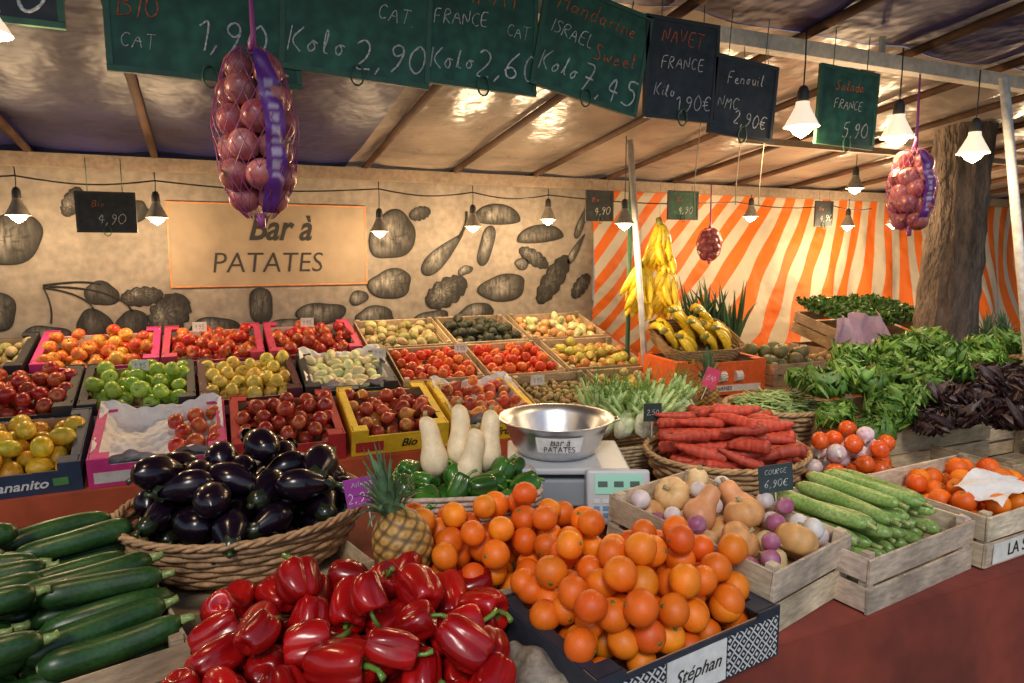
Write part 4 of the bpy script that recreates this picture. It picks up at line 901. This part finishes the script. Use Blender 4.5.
# ------------------------------------------------------------ onion nets
def onion_net(loc,R=.085,H=.36,top=.25,lab=True,n=6,yaw=0):
    e=empty('net_of_red_onions',loc,(0,0,yaw)); mb=MB(); ons=[t_onion(.036,(.3,.05,.06),(.5,.2,.16)),t_onion(.034,(.36,.08,.08),(.5,.22,.2))]
    for i in range(n):
        z=-.045-(H-.085)*i/(n-1); mid=0<i<n-1; k=5 if mid else 2
        for j in range(k):
            a=j*2*pi/k+i*.65; q=R-.036 if mid else .03; mb.add(random.choice(ons),rrot(),(q*math.cos(a),q*math.sin(a),z+random.uniform(-.008,.008)),1,np.ones(3)*random.uniform(.7,1.25))
    mb.build('onions',M_onion,e)
    prof=lambda s:(R+.003)*np.sin(pi*(s*.96+.02))**.42*(1+.03*np.sin(18*s))
    mb=MB(); s=np.linspace(0,1,26); rad=prof(s)
    for d in(-1,1):
        for k in range(20):
            a=k*2*pi/20+d*2.2*s; mb.add(tube(np.stack([rad*np.cos(a),rad*np.sin(a),-H*s],1),.0009,3,c=(.32,.06,.2),cap=False))
    mb.add(tube([(0,0,-.005),(0.004,0,.03),(0,0,top)],[.012,.006,.003],6,c=(.35,.08,.25)))
    mb.add(tube([(0,0,-H+.01),(0.004,0,-H-.02)],[.012,.007],6,c=(.35,.08,.25)))
    mb.build('net',M_plast,e)
    if lab:
        def fn(u,v):
            ss=.03+.94*(1-v); a=-1.2+.55*u*(1+.1*np.sin(9*v))+.12*np.sin(4*v); q=prof(ss)+.002+.003*np.sin(25*v+6*u)+.002*np.sin(41*v); return np.stack([q*np.cos(a),q*np.sin(a),-H*ss],1)
        MB().add(grid(fn,10,40,colf=lambda u,v,V:mixc((.13,.03,.22),(.5,.42,.55),((np.abs(v-.5)<.3)&(np.abs(u-.5)<.25)&(np.sin(v*90)>-.2))*.8))).build('label_band',M_plast,e)
onion_net((.115,1.63,2.08),yaw=-.35); onion_net((2.27,1.66,2.0),R=.075,H=.28,n=5,yaw=-.9); onion_net((3.1,3.7,1.8),R=.08,H=.22,top=.3,lab=False,n=4)

# ------------------------------------------------------------ lamps
def lamp(x,y,z,up,power=7,R=.052,white=False):
    e=empty('hanging_lamp',(x,y,z)); c=(.25,.22,.18)
    sh=revolve([(R,0),(R*.97,.004),(R*.62,.04),(R*.42,.062),(R*.38,.07),(R*.38,.078)],24,c=c)
    MB().add(sh).build('shade',M_shade if white else M_paint,e)
    mb=MB(); mb.add(revolve([(.017,.074),(.019,.08),(.018,.11),(.012,.125),(.003,.13)],12,c=(.03,.03,.03))); mb.add(tube([(0,0,.12),(0.002,0,.12+(up-.12)*.5),(0,0,up)],.0025,5,c=(.03,.03,.03))); mb.build('socket_and_flex',M_paint,e)
    s=np.linspace(0,1,6); MB().add(revolve(np.stack([.04*np.sin(pi*s)**.8,-.036+.085*s],1),10)).build('bulb',M_bulb,e)
    l=bpy.data.lights.new('lamp_light','POINT'); l.energy=power; l.color=(1,.69,.38); l.shadow_soft_size=.035
    o=bpy.data.objects.new('lamp_light',l); scene.collection.objects.link(o); o.parent=e; o.location=(0,0,-.08)
bx=[(-.78,1.83,13),(-.21,1.83,13),(.9,1.775,13),(1.46,1.81,13),(1.96,1.86,13),(3.45,1.9,19),(4.39,1.85,19),(4.88,1.87,19),(-1.6,1.83,10)]
for x,z,p in bx: lamp(x,3.85 if x<3 else 3.7,z-.02,2.0-z+.05,p)
lamp(2.03,3.1,1.79,.45,11)
for x,z in [(1.78,2.045),(2.23,2.04),(2.65,2.01),(-.38,2.07)]: lamp(x,1.7,z,.3,7,.055,True)
lamp(3.6,3.0,2.02,.2,13); lamp(5.8,3.2,1.95,.3,16)
e=empty('lamp_cable'); pts=sorted([(q[0],q[1]) for q in bx]); P=[]
for (x0,z0),(x1,z1) in zip(pts[:-1],pts[1:]):
    for q in np.linspace(0,1,8,endpoint=False): P.append((x0+(x1-x0)*q,3.85,1.99-.03*math.sin(pi*q)))
MB().add(tube(P,.004,5,c=(.02,.02,.02))).build('cable',M_plast,e)

# ------------------------------------------------------------ world, sun, camera
w=bpy.data.worlds.new('World'); scene.world=w; w.use_nodes=True
sd=Vector((-.45,-.85,.85)).normalized()
sk=w.node_tree.nodes.new('ShaderNodeTexSky'); sk.sky_type='NISHITA'; sk.sun_disc=False
sk.sun_elevation=math.asin(sd.z); sk.sun_rotation=math.atan2(sd.x,sd.y)
w.node_tree.links.new(sk.outputs[0],w.node_tree.nodes['Background'].inputs[0]); w.node_tree.nodes['Background'].inputs[1].default_value=.125
l=bpy.data.lights.new('sun','SUN'); l.energy=1.4; l.angle=math.radians(12); l.color=(1,.94,.86)
o=bpy.data.objects.new('sun',l); scene.collection.objects.link(o); o.rotation_euler=(-sd).to_track_quat('-Z','Y').to_euler()
cam=bpy.data.cameras.new('camera'); cam.lens=24; cam.sensor_width=36; cam.clip_end=600; cam.clip_start=.05
co=bpy.data.objects.new('camera',cam); scene.collection.objects.link(co); co.location=(0,0,1.65); co.rotation_euler=(math.radians(90-7.6),0,math.radians(-24)); scene.camera=co
